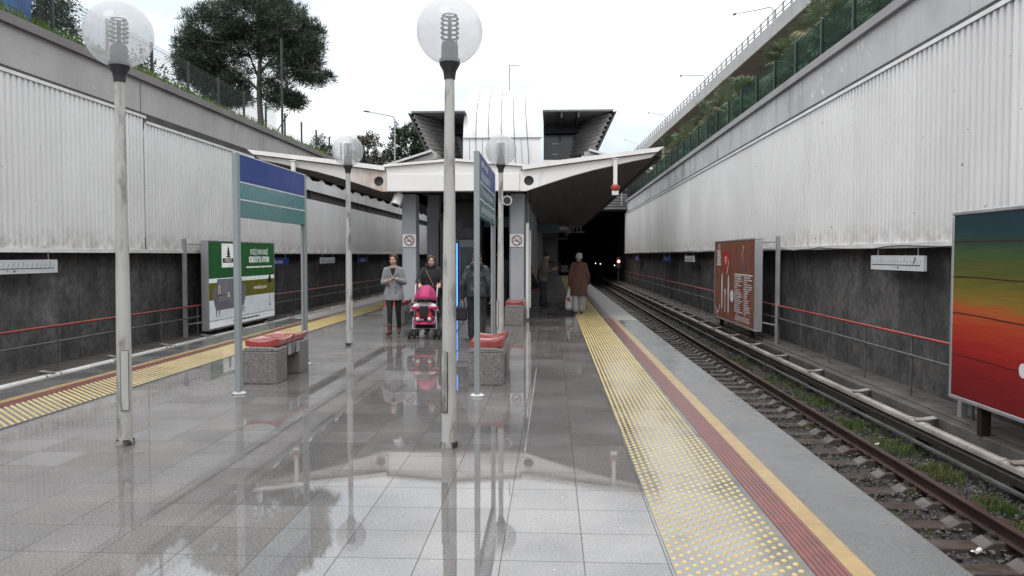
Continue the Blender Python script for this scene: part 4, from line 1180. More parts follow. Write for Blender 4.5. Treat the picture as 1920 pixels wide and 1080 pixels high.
for j in range(1, 6):
    f = j / 6
    m.tube([(arc_x(z, f), y - .015, z + .012) for y, z in arch[:-1]], .016, 4, caps=False)
    m.tube([(arc_x(z, f - .083), y - .012, z) for y, z in arch[:4]], .010, 4, caps=False)
m.box(-4.31, 38.03, 7.19, -.48, 38.06, 7.235); m.build("roof_seam", mSEAM, hall, org=org, fixn=False)
HZ = 8.42
for s in (1, -1):
    dl = 0 if s > 0 else .75
    def X_(v): return sx_(s, v) + (dl if v > 1.0 else 0)
    # flared louvred side: from the front outer edge to the back inner edge
    A = (X_(2.95), 38.0, HZ); B = (X_(2.02), 38.0, 6.45); C_ = (X_(1.02), 42.0, 6.75); D = (X_(1.45), 42.0, HZ + .18)
    m = MB(); N = 9; vs = []
    def lerp(p, q, f): return tuple(p[i] + (q[i] - p[i]) * f for i in range(3))
    for i in range(N):
        f0, f1 = i / N, (i + .62) / N
        p0, p1 = lerp(B, A, f0), lerp(B, A, f1); q0, q1 = lerp(C_, D, f0), lerp(C_, D, f1)
        off = .16
        m.add([p0, q0, (q1[0] - s * off, q1[1], q1[2]), (p1[0] - s * off, p1[1], p1[2])], [(0, 1, 2, 3)])
        p2, q2 = lerp(B, A, (i + 1) / N), lerp(C_, D, (i + 1) / N)
        m.add([(p1[0] - s * off, p1[1], p1[2]), (q1[0] - s * off, q1[1], q1[2]), q2, p2], [(0, 1, 2, 3)])
    m.build("louvred_hood", mLOUVRE, hall, org=org, fixn=False)
    m = MB()
    m.add([A, D, C_, B, (A[0] + s * .12, A[1] + .02, A[2] + .02), (D[0] + s * .12, D[1], D[2]), (C_[0] + s * .12, C_[1], C_[2]), (B[0] + s * .12, B[1] + .02, B[2])],
          [(4, 5, 6, 7), (0, 4, 7, 3), (0, 1, 5, 4), (1, 2, 6, 5), (2, 3, 7, 6)])
    m.build("hood_skin", mDKGREY, hall, org=org)
    m = MB()
    m.box(min(X_(-.46), X_(2.9)), 37.96, HZ + .02, max(X_(-.46), X_(2.9)), 43.0, HZ + .10)
    m.build("roof_slab", mSEAM, hall, org=org)
    m = MB()
    for q in (.45, 1.25): m.box(X_(q) - .05, 37.98, HZ - .26, X_(q) + .05, 42.0, HZ + .018)
    m.box(min(X_(-.46), X_(1.5)), 41.6, HZ - .45, max(X_(-.46), X_(1.5)), 41.8, HZ + .01)
    m.build("roof_beam", mDKGREY, hall, org=org)
    m = MB(); m.box(min(X_(-.46), X_(1.55)), 42.0, 5.0, max(X_(-.46), X_(1.55)), 42.2, HZ + .05); m.build("dark_opening", mGLASSD, hall, org=org)
    m = MB(); m.box(min(X_(-.30), X_(1.25)), 44.0, HZ + .3, max(X_(-.30), X_(1.25)), 46.0, HZ + .86); m.build("roof_box", mTRIM, hall, org=org)
    m = MB(); m.box(min(X_(-.45), X_(1.9)), 37.9, 6.03, max(X_(-.45), X_(1.9)), 38.0, 6.13); m.build("ledge_rail", mWHITE, hall, org=org)
    m = MB(); m.box(min(X_(-.45), X_(2.2)), 38.02, 4.0, max(X_(-.45), X_(2.2)), 42.0, 5.98); m.build("lower_wall", mDKGREY, hall, org=org)
    # low side roof behind the canopy
    m = MB(); a, b = X_(1.7), X_(4.6)
    m.prism([(a, 6.40), (b, 5.50), (b, 5.60), (a, 6.50)], 'y', 36.6, 40.5); m.build("side_roof", mTRIM, hall, org=org)
    m = MB(); m.prism([(X_(1.5), 6.10), (X_(4.5), 5.38), (X_(4.5), 5.48), (X_(1.5), 6.39)], 'y', 36.8, 40.4); m.build("side_roof_underside", mLOUVRE, hall, org=org)
m = MB(); m.box(-7.0, 40.5, 4.2, 2.3, 64, 5.3); m.build("hall_floor", mDKGREY, hall, org=org)
for xx in (.35, .45):
    pass
m = MB()
for z_ in (6.9, 7.45): m.box(.0, 41.93, z_, .30, 41.97, z_ + .02)
m.build("ceiling_tube", mDIMLAMP, hall, org=org)
t = thing("roof_aerial", "thin television aerial on top of the white curved roof", "aerial", (-2.43, 45.0, 10.7))
m = MB(); m.tube([(0, 0, 0), (0, 0, 1.65)], .022, 6); m.build("mast", mSEAM, t)
m = MB(); m.tube([(-.05, 0, 1.60), (.62, 0, 1.60)], .014, 5)
for q in (.15, .3, .45, .58): m.tube([(q, -.14, 1.60), (q, .14, 1.60)], .008, 4)
m.tube([(.2, 0, 1.74), (.22, 0, 1.48), (.08, 0, 1.42)], .008, 4); m.build("antenna_rods", mSEAM, t)
# ------------------------------------------------------------------ globe lamps
def lamp():
    t = thing("globe_lamp", "grey globe lamp post", "street lamp")
    m = MB(); m.lathe([(.063, 0), (.058, .9), (.039, 3.06)], n=20); m.build("pole", mPOLE, t, smooth=40)
    m = MB(); m.box(-.028, -.0665, .30, .028, -.052, .80); m.build("access_door", mPOLE, t, bevel=.003)
    m = MB(); m.box(-.031, -.0655, .297, .031, -.060, .303); m.box(-.031, -.0655, .797, .031, -.060, .803); m.box(-.033, -.0655, .30, -.030, -.058, .80); m.box(.030, -.0655, .30, .033, -.058, .80)
    m.build("door_gap", mDKGREY, t)
    m = MB(); m.lathe([(.074, .0), (.074, .035), (.068, .05)], n=16); m.build("scuffed_foot", M("scuffed_foot_steel", (.30, .30, .29), (.03, .028, .026), 14, .7, lo=.45, hi=.52, stretch=(1, 1, .6)), t, smooth=40)
    m = MB(); m.lathe([(.046, 3.035), (.048, 3.06), (.054, 3.10), (.084, 3.155), (.086, 3.195), (.074, 3.20)], n=20); m.build("collar", mBLACKPL, t, smooth=40)
    m = MB(); m.lathe([(.070, 3.20), (.068, 3.30), (.062, 3.335), (.02, 3.34)], n=18); m.build("socket", mLAMPSOCK, t, smooth=40)
    m = MB(); m.lathe([(.017, 3.34), (.017, 3.53)], n=12); m.build("bulb", mREFR, t, smooth=40)
    m = MB()
    for i in range(5):
        z = 3.368 + i * .038; r = .077 - .001 * abs(i - 2)
        m.lathe([(.058, z + .006), (r, z), (r, z + .007), (.058, z + .011)], n=20, caps=False)
    for a in range(4): m.tube([(.055 * cos(a * pi / 2 + .6), .055 * sin(a * pi / 2 + .6), 3.34), (.055 * cos(a * pi / 2 + .6), .055 * sin(a * pi / 2 + .6), 3.545)], .004, 5)
    m.lathe([(.040, 3.556), (.064, 3.552), (.064, 3.546), (.040, 3.548)], n=20, caps=False)
    m.build("louvre_stack", mREFR, t, smooth=40)
    m = MB(); n = 40; pr = []
    for j in range(2, 29):
        a = -pi / 2 + pi * j / 28; pr.append((max(.27 * cos(a), .002), 3.425 + .27 * sin(a)))
    m.lathe(pr, n=n, caps=False); m.build("globe", mGLOBE, t, smooth=60)
    return t
lp = lamp()
spots = [(-3.60, 6.43, 0.0, "nearest globe lamp post on the left, its globe against the left wall top"),
         (-.855, 6.48, 0.0, "nearest globe lamp post in the centre, its globe high against the white sky"),
         (-3.58, 13.75, 0.0, "smaller globe lamp post standing by the woman in the grey coat"),
         (-.905, 13.8, 0.0, "smaller globe lamp post behind the right bench and the narrow blue sign")]
for i, (x, y, a, lab) in enumerate(spots):
    o = lp if i == 0 else copy_tree(lp)
    o.location = (x, y, 0); o.rotation_euler = (0, 0, [.35, -.5, .9, -.9][i]); o["label"] = lab; o["group"] = "globe lamp posts on the platform"
    o.rotation_euler = (radians(-.15), radians([.25, .25, .1, .1][i]), [.55, -.55, .9, -.9][i])

# ------------------------------------------------------------------ tall platform signs
def platform_sign():
    t = thing("platform_sign", "sign", "platform sign")
    ya, yb = 0.0, 2.45
    for y in (ya, yb):
        m = MB(); m.box(-.030, y - .045, 0, .030, y + .045, 2.765)
        m.build("post", mSIGNPOST, t, bevel=.006)
        m = MB(); m.lathe([(.085, .001), (.085, .012), (.06, .03)], (0, y, 0), 16); m.build("foot_ring", mALU, t, smooth=40)
    def panel(z0, z1, mat, name):
        m = MB(); m.box(-.028, ya + .047, z0, .028, yb - .047, z1); return m.build(name, mat, t, bevel=.003)
    panel(2.445, 2.75, mBLUE, "blue_panel"); panel(2.245, 2.430, mTEAL, "teal_panel"); panel(2.035, 2.230, mTEALB, "teal_panel")
    m = MB()
    for z0, z1 in ((2.430, 2.445), (2.230, 2.245), (2.751, 2.762)): m.box(-.0300, ya + .047, z0 + .0006, .0300, yb - .047, z1 - .0006)
    m.build("white_divider", mWHITE, t)
    m = MB(); m.tube([(-.012, yb - .075, 0), (-.012, yb - .075, 2.03)], .016, 8); m.build("cable_pipe", mSIGNPOST, t, smooth=40)
    return t
sg = platform_sign(); sg.location = (-3.60, 8.86, 0)
sg["label"] = "blank blue and teal two-post sign above the left bench"; sg["group"] = "blue and teal two-post signs"
s2 = copy_tree(sg); s2.location = (-.845, 8.86, 0); s2["label"] = "two-post blue and teal sign seen almost edge-on beside the right bench"
# faint white lettering worn on the second sign
m = MB(); rr = random.Random(2)
for z, h, n in ((2.66, .07, 3), (2.52, .10, 4), (2.34, .08, 6), (2.13, .09, 7)):
    y = .25
    for i in range(n):
        w = rr.uniform(.12, .38)
        m.quad((.0305, y, z - h / 2), (.0305, y + w, z - h / 2 + rr.uniform(-.01, .01)), (.0305, y + w, z + h / 2), (.0305, y, z + h / 2 - rr.uniform(0, .02))); y += w + .05
        if y > 2.2: break
m.build("worn_lettering", M("worn_pale_print", (.34, .37, .45), (.20, .26, .34), 12, .3), s2, fixn=False)

# ------------------------------------------------------------------ benches
def bench():
    t = thing("bench", "bench", "bench")
    L_ = 1.30
    for y0, y1 in ((0, .40), (L_ - .40, L_)):
        m = MB(); m.box(-.215, y0, 0, .215, y1, .40)
        m.prism([(-.215, .401), (.215, .401), (.215, .42), (.19, .445), (.15, .455), (-.15, .455), (-.19, .445), (-.215, .42)], 'y', y0, y1)
        m.build("concrete_leg", mTERRAZZO, t, bevel=.012)
    m = MB(); m.prism([(-.19, .30), (.19, .30), (.205, .453), (-.205, .453)], 'y', .401, L_ - .401); m.build("concrete_beam", mBENCHTOP, t)
    for y0 in (.45, .78):
        for s in (1, -1):
            m = MB(); m.prism([(y0, .305), (y0 + .13, .305), (y0 + .11, .448), (y0 + .02, .448)], 'x', s * .207, s * .213); m.build("steel_bracket", mALU, t)
    for y0 in (.07, .66):
        y1 = y0 + .565
        sec = [(-.205, .070), (-.195, .064), (-.165, .058), (-.11, .047), (-.03, .040), (.05, .044), (.115, .056), (.165, .076), (.198, .086), (.212, .076)]
        m = MB(); N = 10; vs = []; 
        for j in range(N + 1):
            f = j / N; y = y0 + (y1 - y0) * f; e = .018 * (abs(2 * f - 1) ** 3)
            for x, z in sec: vs.append((x, y, .452 + z + e))
        k = len(sec)
        fs = [(j * k + i, j * k + i + 1, (j + 1) * k + i + 1, (j + 1) * k + i) for j in range(N) for i in range(k - 1)]
        b0 = len(vs)
        for j in range(N + 1):
            y = y0 + (y1 - y0) * j / N
            for x, z in sec: vs.append((x * .97, y, .457 + max(0, (z - .05) * .35)))
        fs += [(b0 + j * k + i, b0 + (j + 1) * k + i, b0 + (j + 1) * k + i + 1, b0 + j * k + i + 1) for j in range(N) for i in range(k - 1)]
        for i in range(k - 1):
            fs.append((i, b0 + i, b0 + i + 1, i + 1)); a = N * k; fs.append((a + i, a + i + 1, b0 + a + i + 1, b0 + a + i))
        for j in range(N):
            fs.append((j * k, (j + 1) * k, b0 + (j + 1) * k, b0 + j * k)); q = k - 1
            fs.append((j * k + q, b0 + j * k + q, b0 + (j + 1) * k + q, (j + 1) * k + q))
        m.add(vs, fs); m.build("seat_shell", mSEAT, t, smooth=45)
    return t
bn = bench()
for i, (x, y, rz, lab) in enumerate(((-3.62, 9.55, 0, "concrete bench with red seats under the blank blue sign on the left"),
                                     (-.815, 9.60, 0, "concrete bench with red seats behind the narrow sign post right of centre"),
                                     (-3.57, 17.45, 0, "concrete bench with red seats behind the legs of the woman in grey"),
                                     (-.86, 17.87, 0, "concrete bench with red seats in front of the right column, under the no smoking sign"),
                                     (-.62, 25.0, 0, "shaded concrete bench under the seated person beyond the right column"))):
    o = bn if i == 0 else copy_tree(bn)
    o.location = (x, y, 0); o["label"] = lab; o["group"] = "concrete benches with red seats"

# ------------------------------------------------------------------ boards on the walls
class Face:
    """draws flat print on a wall board: u along the reading direction, v upwards, metres from the lower left corner"""
    def __init__(self, x, y_left, z0, side):
        self.x, self.y, self.z, self.s = x, y_left, z0, side       # side +1: right wall (faces -X)
    def P(self, u, v, d=0.0):
        return (self.x - self.s * d, self.y - self.s * u, self.z + v)
    def poly(self, mb, pts, d, mi=0):
        self.k = getattr(self, 'k', 0) + 1; d += (self.k % 37) * 0.00004
        mb.add([self.P(u, v, d) for u, v in pts], [tuple(range(len(pts)))], mi)
    def rect(self, mb, u0, v0, u1, v1, d): self.poly(mb, [(u0, v0), (u1, v0), (u1, v1), (u0, v1)], d)
    def disc(self, mb, u, v, ru, rv, d, n=24, a0=0, a1=2 * pi):
        self.poly(mb, [(u + ru * cos(a0 + (a1 - a0) * k / n), v + rv * sin(a0 + (a1 - a0) * k / n)) for k in range(n)], d)
    def line(self, mb, pts, w, d):
        for (a, b), (c, e) in zip(pts[:-1], pts[1:]):
            l = sqrt((c - a) ** 2 + (e - b) ** 2) or 1; nx, ny = -(e - b) / l * w / 2, (c - a) / l * w / 2
            self.poly(mb, [(a + nx, b + ny), (c + nx, e + ny), (c - nx, e - ny), (a - nx, b - ny)], d)
    def text(self, mb, s, u, v, size, d, **k):
        vs, fs = text_geo(s, size, **k)
        mb.add([self.P(u + a, v + b, d) for a, b in vs], fs)
    def bars(self, mb, u0, u1, v, h, d, rnd, gap=.035):
        u = u0
        while u < u1 - .02:
            w = min(rnd.uniform(.05, .19), u1 - u); self.rect(mb, u, v - h / 2, u + w, v + h / 2, d); u += w + gap
def board(name, label, x, y_far, y_near, z0, z1, s, postY, depth=.20):
    """silver framed board; its printed face stands towards the track"""
    org = (x, (y_far + y_near) / 2, z0)
    t = thing(name, label, "advertising board", org, group="silver framed advertising boards along the walls")
    ya, yb = min(y_far, y_near), max(y_far, y_near)
    m = MB(); m.box(x + s * .012, ya + .05, z0 + .05, x + s * depth, yb - .05, z1 - .05); m.build("back_box", mALU, t, org=org)
    m = MB()
    for a, b, c, d in ((ya, z0, yb, z0 + .055), (ya, z1 - .055, yb, z1)):
        m.box(x - s * .012, a, b, x + s * depth, c, d)
    m.box(x - s * .012, ya, z0 + .056, x + s * depth, ya + .055, z1 - .056); m.box(x - s * .012, yb - .055, z0 + .056, x + s * depth, yb, z1 - .056)
    m.build("frame", mALU, t, org=org, bevel=.012)
    for py in postY:
        m = MB(); m.box(x + s * (depth + .12), py - .05, -.70, x + s * (depth + .21), py + .05, z1 + .02)
        m.build("post", mGALV, t, org=org)
        for zz in (z1 - .12, z0 + .25):
            m = MB(); m.tube([(x + s * depth, min(max(py, ya + .1), yb - .1), zz), (x + s * (depth + .13), py, zz)], .022, 6); m.build("bracket", mGALV, t, org=org)
    for py in (ya + .7, yb - .7):
        m = MB(); m.box(x + s * .04, py - .05, -.70, x + s * .16, py + .05, z0 - .002); m.build("foot", mRUST, t, org=org)
    yl = yb if s > 0 else ya
    return t, Face(x, yl, z0, s), org
# --- green furniture advertisement on the left wall
t, f, org = board("advertising_board", "green advertising board with a grey sofa picture on the left wall", -9.80, 27.4, 22.0, -.58, 2.03, -1, (21.35, 27.9))
Wd, Hd = 5.4, 2.61
def uu(tt): return .05 + 22 * 27.4 / (27.4 - tt * 5.4) - 22.0 if tt < 1 else 5.35
def vv(k): return .05 + (1 - k) * (Hd - .10)
def pr(name, mat, fn, d):
    m = MB(); fn(m, d); return m.build(name, mat, t, org=org, fixn=False)
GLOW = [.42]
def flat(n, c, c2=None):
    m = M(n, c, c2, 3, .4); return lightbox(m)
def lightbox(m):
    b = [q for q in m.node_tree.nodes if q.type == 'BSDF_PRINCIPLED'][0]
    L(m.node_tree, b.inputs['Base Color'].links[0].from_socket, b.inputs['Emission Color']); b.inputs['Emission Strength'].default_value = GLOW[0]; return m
pr("poster_sheet", flat("poster_floor_grey", (.58, .63, .67), (.50, .55, .59)), lambda m, d: f.rect(m, .05, .05, Wd - .05, Hd - .05, d), .002)
pr("green_print", flat("poster_green", (.020, .095, .030), (.016, .075, .024)), lambda m, d: f.rect(m, .05, vv(.425), Wd - .05, vv(0), d), .004)
pr("pale_print", flat("poster_pale", (.74, .78, .80)), lambda m, d: (f.rect(m, .05, vv(.475), Wd - .05, vv(.425), d), f.rect(m, .05, .05, Wd - .05, vv(.915), d)), .004)
pr("olive_print", flat("poster_olive", (.115, .112, .018), (.095, .092, .014)), lambda m, d: f.rect(m, .05, vv(.675), Wd - .05, vv(.475), d), .004)
def logo(m, d):
    f.rect(m, uu(.20), vv(.30), uu(.40), vv(.015), d)
pr("white_print", flat("poster_white", (.80, .80, .80)), logo, .006)
def logo2(m, d):
    u0, u1 = uu(.215), uu(.385); f.rect(m, u0, vv(.245), u1, vv(.19), d)
    c = (uu(.20) + uu(.40)) / 2
    for q, (w, k0, k1) in enumerate(((.09, .085, .03), (.13, .115, .065), (.17, .145, .095), (.20, .178, .125))):
        f.poly(m, [(c - w, vv(k0)), (c + w * .9, vv(k0 + .006)), (c + w * .3, vv((k0 + k1) / 2)), (c + .03, vv(k1)), (c - w * .25, vv((k0 + k1) / 2))], d)
    f.rect(m, .05, vv(.918), Wd - .05, vv(.912), d)
    rb = random.Random(8); f.bars(m, uu(.36), uu(.76), vv(.955), .055, d, rb, .03)
    f.poly(m, [(uu(.885), vv(.525)), (uu(.945), vv(.525)), (uu(.93), vv(.44)), (uu(.92), vv(.385)), (uu(.905), vv(.44))], d)
    f.rect(m, uu(.912), vv(.83), uu(.917), vv(.70), d); f.disc(m, uu(.914), vv(.832), .10, .02, d)
pr("black_print", mINK, logo2, .008)
def words1(m, d):
    f.text(m, "KISIKKÖY", (uu(.20) + uu(.40)) / 2, vv(.218), .15, d, sx=.85)
    f.text(m, "MOBİLYANIN KALBİ", uu(.765), vv(.115), .26, d, sx=.66)
    f.text(m, "KISIKKÖY'DE ATIYOR!", uu(.765), vv(.215), .28, d, sx=.66); f.text(m, "KISIKKÖY'DE ATIYOR!", uu(.765) + .012, vv(.215), .28, d + .0005, sx=.66)
    rb = random.Random(5); f.bars(m, uu(.57), uu(.955), vv(.308), .05, d, rb, .03)
    f.text(m, "www.kisikkoy.com.tr", uu(.775), vv(.575), .20, d, sx=.70)
pr("white_lettering", flat("poster_lettering_white", (.82, .82, .82)), words1, .010)
# the printed sofa
def sofa(m, d):
    a, b = uu(.05), uu(.565)
    W_ = b - a; X = lambda q: a + q * W_
    f.poly(m, [(X(.13), vv(.62)), (X(.13), vv(.435)), (X(.86), vv(.435)), (X(.86), vv(.62))], d)
    f.poly(m, [(X(.0), vv(.555)), (X(.10), vv(.515)), (X(.20), vv(.66)), (X(.20), vv(.80)), (X(.09), vv(.80)), (X(.02), vv(.66))], d)
    f.poly(m, [(X(1.0), vv(.535)), (X(.90), vv(.495)), (X(.80), vv(.65)), (X(.80), vv(.79)), (X(.91), vv(.79)), (X(.985), vv(.65))], d)
    f.rect(m, X(.18), vv(.80), X(.82), vv(.70), d)
pr("sofa_print", flat("sofa_grey", (.14, .135, .15), (.115, .11, .128)), sofa, .006)
def sofa2(m, d):
    a, b = uu(.05), uu(.565); W_ = b - a; X = lambda q: a + q * W_
    f.poly(m, [(X(.17), vv(.70)), (X(.17), vv(.635)), (X(.84), vv(.63)), (X(.84), vv(.70))], d)
    f.poly(m, [(X(.15), vv(.62)), (X(.16), vv(.45)), (X(.48), vv(.45)), (X(.48), vv(.62))], d)
    f.poly(m, [(X(.50), vv(.62)), (X(.50), vv(.45)), (X(.83), vv(.45)), (X(.84), vv(.62))], d)
pr("sofa_print", flat("sofa_light_grey", (.165, .16, .185), (.14, .135, .158)), sofa2, .008)
def sofa3(m, d):
    a, b = uu(.05), uu(.565); W_ = b - a; X = lambda q: a + q * W_
    for q in (.09, .17, .84, .90): f.poly(m, [(X(q), vv(.80)), (X(q + .03), vv(.80)), (X(q + .012), vv(.875)), (X(q), vv(.875))], d)
    for q in (.19, .80): f.poly(m, [(X(q - .07), vv(.64)), (X(q - .06), vv(.53)), (X(q + .05), vv(.50)), (X(q + .07), vv(.62))], d)
pr("sofa_print", flat("sofa_legs_and_cushions", (.03, .028, .03)), sofa3, .010)
def sofa4(m, d):
    a, b = uu(.05), uu(.565); W_ = b - a; X = lambda q: a + q * W_
    for q in (.19, .80):
        for k in range(5):
            k0 = .625 - k * .022
            f.line(m, [(X(q - .05), vv(k0)), (X(q), vv(k0 - .03)), (X(q + .05), vv(k0 - .008))], .03, d)
    f.rect(m, X(.42), vv(.66), X(.48), vv(.60), d)
pr("sofa_print", flat("cushion_pattern", (.50, .49, .46)), sofa4, .012)
# --- brown advertisement on the right wall
t, f, org = board("advertising_board", "brown advertising board with a red heart and white cutlery on the right wall", 5.42, 26.6, 21.35, -.46, 2.06, 1, (27.0, 20.55))
Wd, Hd = 5.25, 2.52
def uu(tt): return .05 + (26.6 - 21.35 * 26.6 / (21.35 + tt * 5.25)) * .982
def vv(k): return .05 + (1 - k) * (Hd - .10)
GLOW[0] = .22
pr("poster_sheet", lightbox(M("brown_timber_print", (.22, .085, .055), (.135, .054, .038), 3, .4, coord='World', stretch=(1, 3, .25))), lambda m, d: f.rect(m, .05, .05, Wd - .05, Hd - .05, d), .002)
def black1(m, d):
    f.line(m, [(uu(.36), vv(0)), (uu(.385), vv(.2)), (uu(.40), vv(.45))], .035, d); f.line(m, [(uu(.02), vv(.1)), (uu(.06), vv(.45)), (uu(.11), vv(.75))], .035, d)
pr("black_print", mINK, black1, .004)
def heart(m, d, k=1.0):
    c = (uu(.27), vv(.22)); pts = []
    for i in range(40):
        a = 2 * pi * i / 40; px = 16 * sin(a) ** 3; pz = 13 * cos(a) - 5 * cos(2 * a) - 2 * cos(3 * a) - cos(4 * a)
        if pz < 0: pz *= 1.9
        pts.append((c[0] + px / 16 * .46 * k, c[1] + pz / 16 * .29 * k))
    f.poly(m, pts, d)
pr("heart_print", flat("heart_red", (.42, .022, .020), (.32, .016, .016)), lambda m, d: heart(m, d), .004)
pr("heart_print", flat("heart_pink", (.55, .26, .22)), lambda m, d: heart(m, d, .42), .006)
def white2(m, d):
    f.line(m, [(uu(.30), vv(.41)), (uu(.335), vv(.30)), (uu(.34), vv(.24))], .06, d)
    for q, a, b in ((.185, .40, .87), (.345, .42, .90)):
        f.poly(m, [(uu(q) - .10, vv(a + .12)), (uu(q) - .05, vv(a + .02)), (uu(q), vv(a)), (uu(q) + .05, vv(a + .02)), (uu(q) + .11, vv(a + .14)), (uu(q) + .07, vv(b - .2)), (uu(q) + .075, vv(b)), (uu(q) + .015, vv(b)), (uu(q), vv(b - .22)), (uu(q) - .015, vv(b)), (uu(q) - .075, vv(b)), (uu(q) - .07, vv(b - .2))], d)
    q = .262; f.line(m, [(uu(q), vv(.91)), (uu(q), vv(.68))], .07, d)
    f.line(m, [(uu(q) - .11, vv(.60)), (uu(q) - .08, vv(.67)), (uu(q), vv(.69)), (uu(q) + .08, vv(.67)), (uu(q) + .11, vv(.60))], .04, d)
    f.disc(m, uu(q), vv(.635), .05, .05, d)
    f.disc(m, uu(.435), vv(.68), .23, .185, d)
    f.line(m, [(uu(.02), vv(.86)), (uu(.06), vv(.935)), (uu(.10), vv(.92)), (uu(.14), vv(.83))], .04, d); f.disc(m, uu(.065), vv(.955), .06, .03, d)
    f.text(m, "IVG", uu(.105), vv(.06), .24, d, sx=.85)
    rb = random.Random(31)
    for i in range(7): f.bars(m, uu(.05) + rb.uniform(0, .12), uu(.155) + rb.uniform(-.1, .08), vv(.115 + i * .03), .055, d, rb)
    for i in range(17):
        f.bars(m, uu(.50), uu(.50) + rb.uniform(.35, 1.05), vv(.43 + i * .0265), .030, d, rb, .03); f.bars(m, uu(.735), uu(.735) + rb.uniform(.3, .95), vv(.43 + i * .0265 + .004), .030, d, rb, .03)
    f.bars(m, uu(.50), uu(.95), vv(.405), .05, d, rb, .03)
    f.text(m, "sağlığınızın yanında olacak...", uu(.70), vv(.92), .30, d, sx=.52, shear=.35)
pr("white_print", flat("print_white", (.62, .62, .64), (.52, .52, .54)), white2, .008)
def blue3(m, d):
    for k in range(16):
        a = 2 * pi * k / 16; f.line(m, [(uu(.70) + .20 * cos(a), vv(.265) + .155 * sin(a)), (uu(.70) + .31 * cos(a), vv(.265) + .225 * sin(a))], .05, d)
pr("emblem_print", flat("emblem_blue", (.10, .12, .20)), blue3, .006)
pr("emblem_print", flat("emblem_red", (.34, .06, .06)), lambda m, d: f.poly(m, [(uu(.70) - .10, vv(.16)), (uu(.70) + .10, vv(.16)), (uu(.70) + .13, vv(.26)), (uu(.70), vv(.30)), (uu(.70) - .13, vv(.26))], d), .0065)
pr("emblem_print", flat("emblem_gold", (.34, .30, .20)), lambda m, d: (f.line(m, [(uu(.70) + .02, vv(.22)), (uu(.70) - .12, vv(.165)), (uu(.70) + .09, vv(.12)), (uu(.70) - .02, vv(.085)), (uu(.70) + .13, vv(.06)), (uu(.70) + .12, vv(.10))], .06, d), f.disc(m, uu(.70), vv(.28), .05, .05, d)), .0075)
pr("disc_mark", mINK, lambda m, d: f.disc(m, uu(.435), vv(.68), .03, .02, d), .010)
# --- big rainbow timber advertisement at the right edge
t, f, org = board("advertising_board", "large advertising board of rainbow coloured timber planks at the right edge", 5.40, 10.95, 5.75, -.33, 2.18, 1, (11.3,))
Wd, Hd = 5.2, 2.51
pm, nt, out = nodes("rainbow_plank_print")
b = nt.nodes.new('ShaderNodeBsdfPrincipled'); L(nt, b.outputs[0], out.inputs[0])
pos = coordnode(nt, 'World'); sp = nt.nodes.new('ShaderNodeSeparateXYZ'); L(nt, pos, sp.inputs[0])
st = coordnode(nt, 'World', (1, .55, 5)); blot = noise(nt, st, 1.7, 6, .65); mott = noise(nt, pos, 3.0, 4)
zz = math_(nt, 'ADD', sp.outputs['Z'], math_(nt, 'MULTIPLY', math_(nt, 'SUBTRACT', blot, .5), .30))
zz = math_(nt, 'ADD', zz, math_(nt, 'MULTIPLY', math_(nt, 'SUBTRACT', 10.9, sp.outputs['Y']), 0.02))
mr = nt.nodes.new('ShaderNodeMapRange'); mr.inputs[1].default_value = -.33; mr.inputs[2].default_value = 2.18; L(nt, zz, mr.inputs[0])
col = ramp(nt, mr.outputs[0], [(0.0, (.15, .012, .013)), (.18, (.22, .014, .014)), (.30, (.34, .020, .017)), (.42, (.42, .050, .020)), (.50, (.42, .10, .028)), (.535, (.26, .15, .028)), (.60, (.16, .13, .022)), (.70, (.085, .095, .020)), (.79, (.048, .090, .028)), (.84, (.026, .055, .036)), (.90, (.012, .042, .050)), (1.0, (.010, .030, .042))])
gr_ = ramp(nt, noise(nt, coordnode(nt, 'World', (1, .25, 10)), 5, 5, .65), [(.3, .78), (.7, 1.2)])
col = mix(nt, 1.0, col, gr_, 'MULTIPLY'); L(nt, col, b.inputs['Base Color']); b.inputs['Roughness'].default_value = .6; b.inputs['Specular IOR Level'].default_value = .2
pr("poster_sheet", pm, lambda m, d: f.rect(m, .05, .05, Wd - .05, Hd - .05, d), .002)
GLOW[0] = 0.0
gapm = flat("plank_gap_dark", (.05, .018, .012))
if True:
    for v0, v1, w in ((.60, .56, .012), (1.16, 1.08, .014), (1.64, 1.615, .016), (2.10, 2.12, .012)):
        def planks(m, d, v0=v0, v1=v1, w=w): f.line(m, [q for q in [(u, v0 + (v1 - v0) * (u / Wd) + .006 * sin(u * 3)) for u in [.05 + i * .3 for i in range(18)]] if q[0] < Wd - .05], w, d)
        pr("plank_gap_print", gapm, planks, .004)
def letter(m, d):
    f.disc(m, 1.67, .60, .075, .085, d)
pr("white_print", mWHITE, letter, .004)

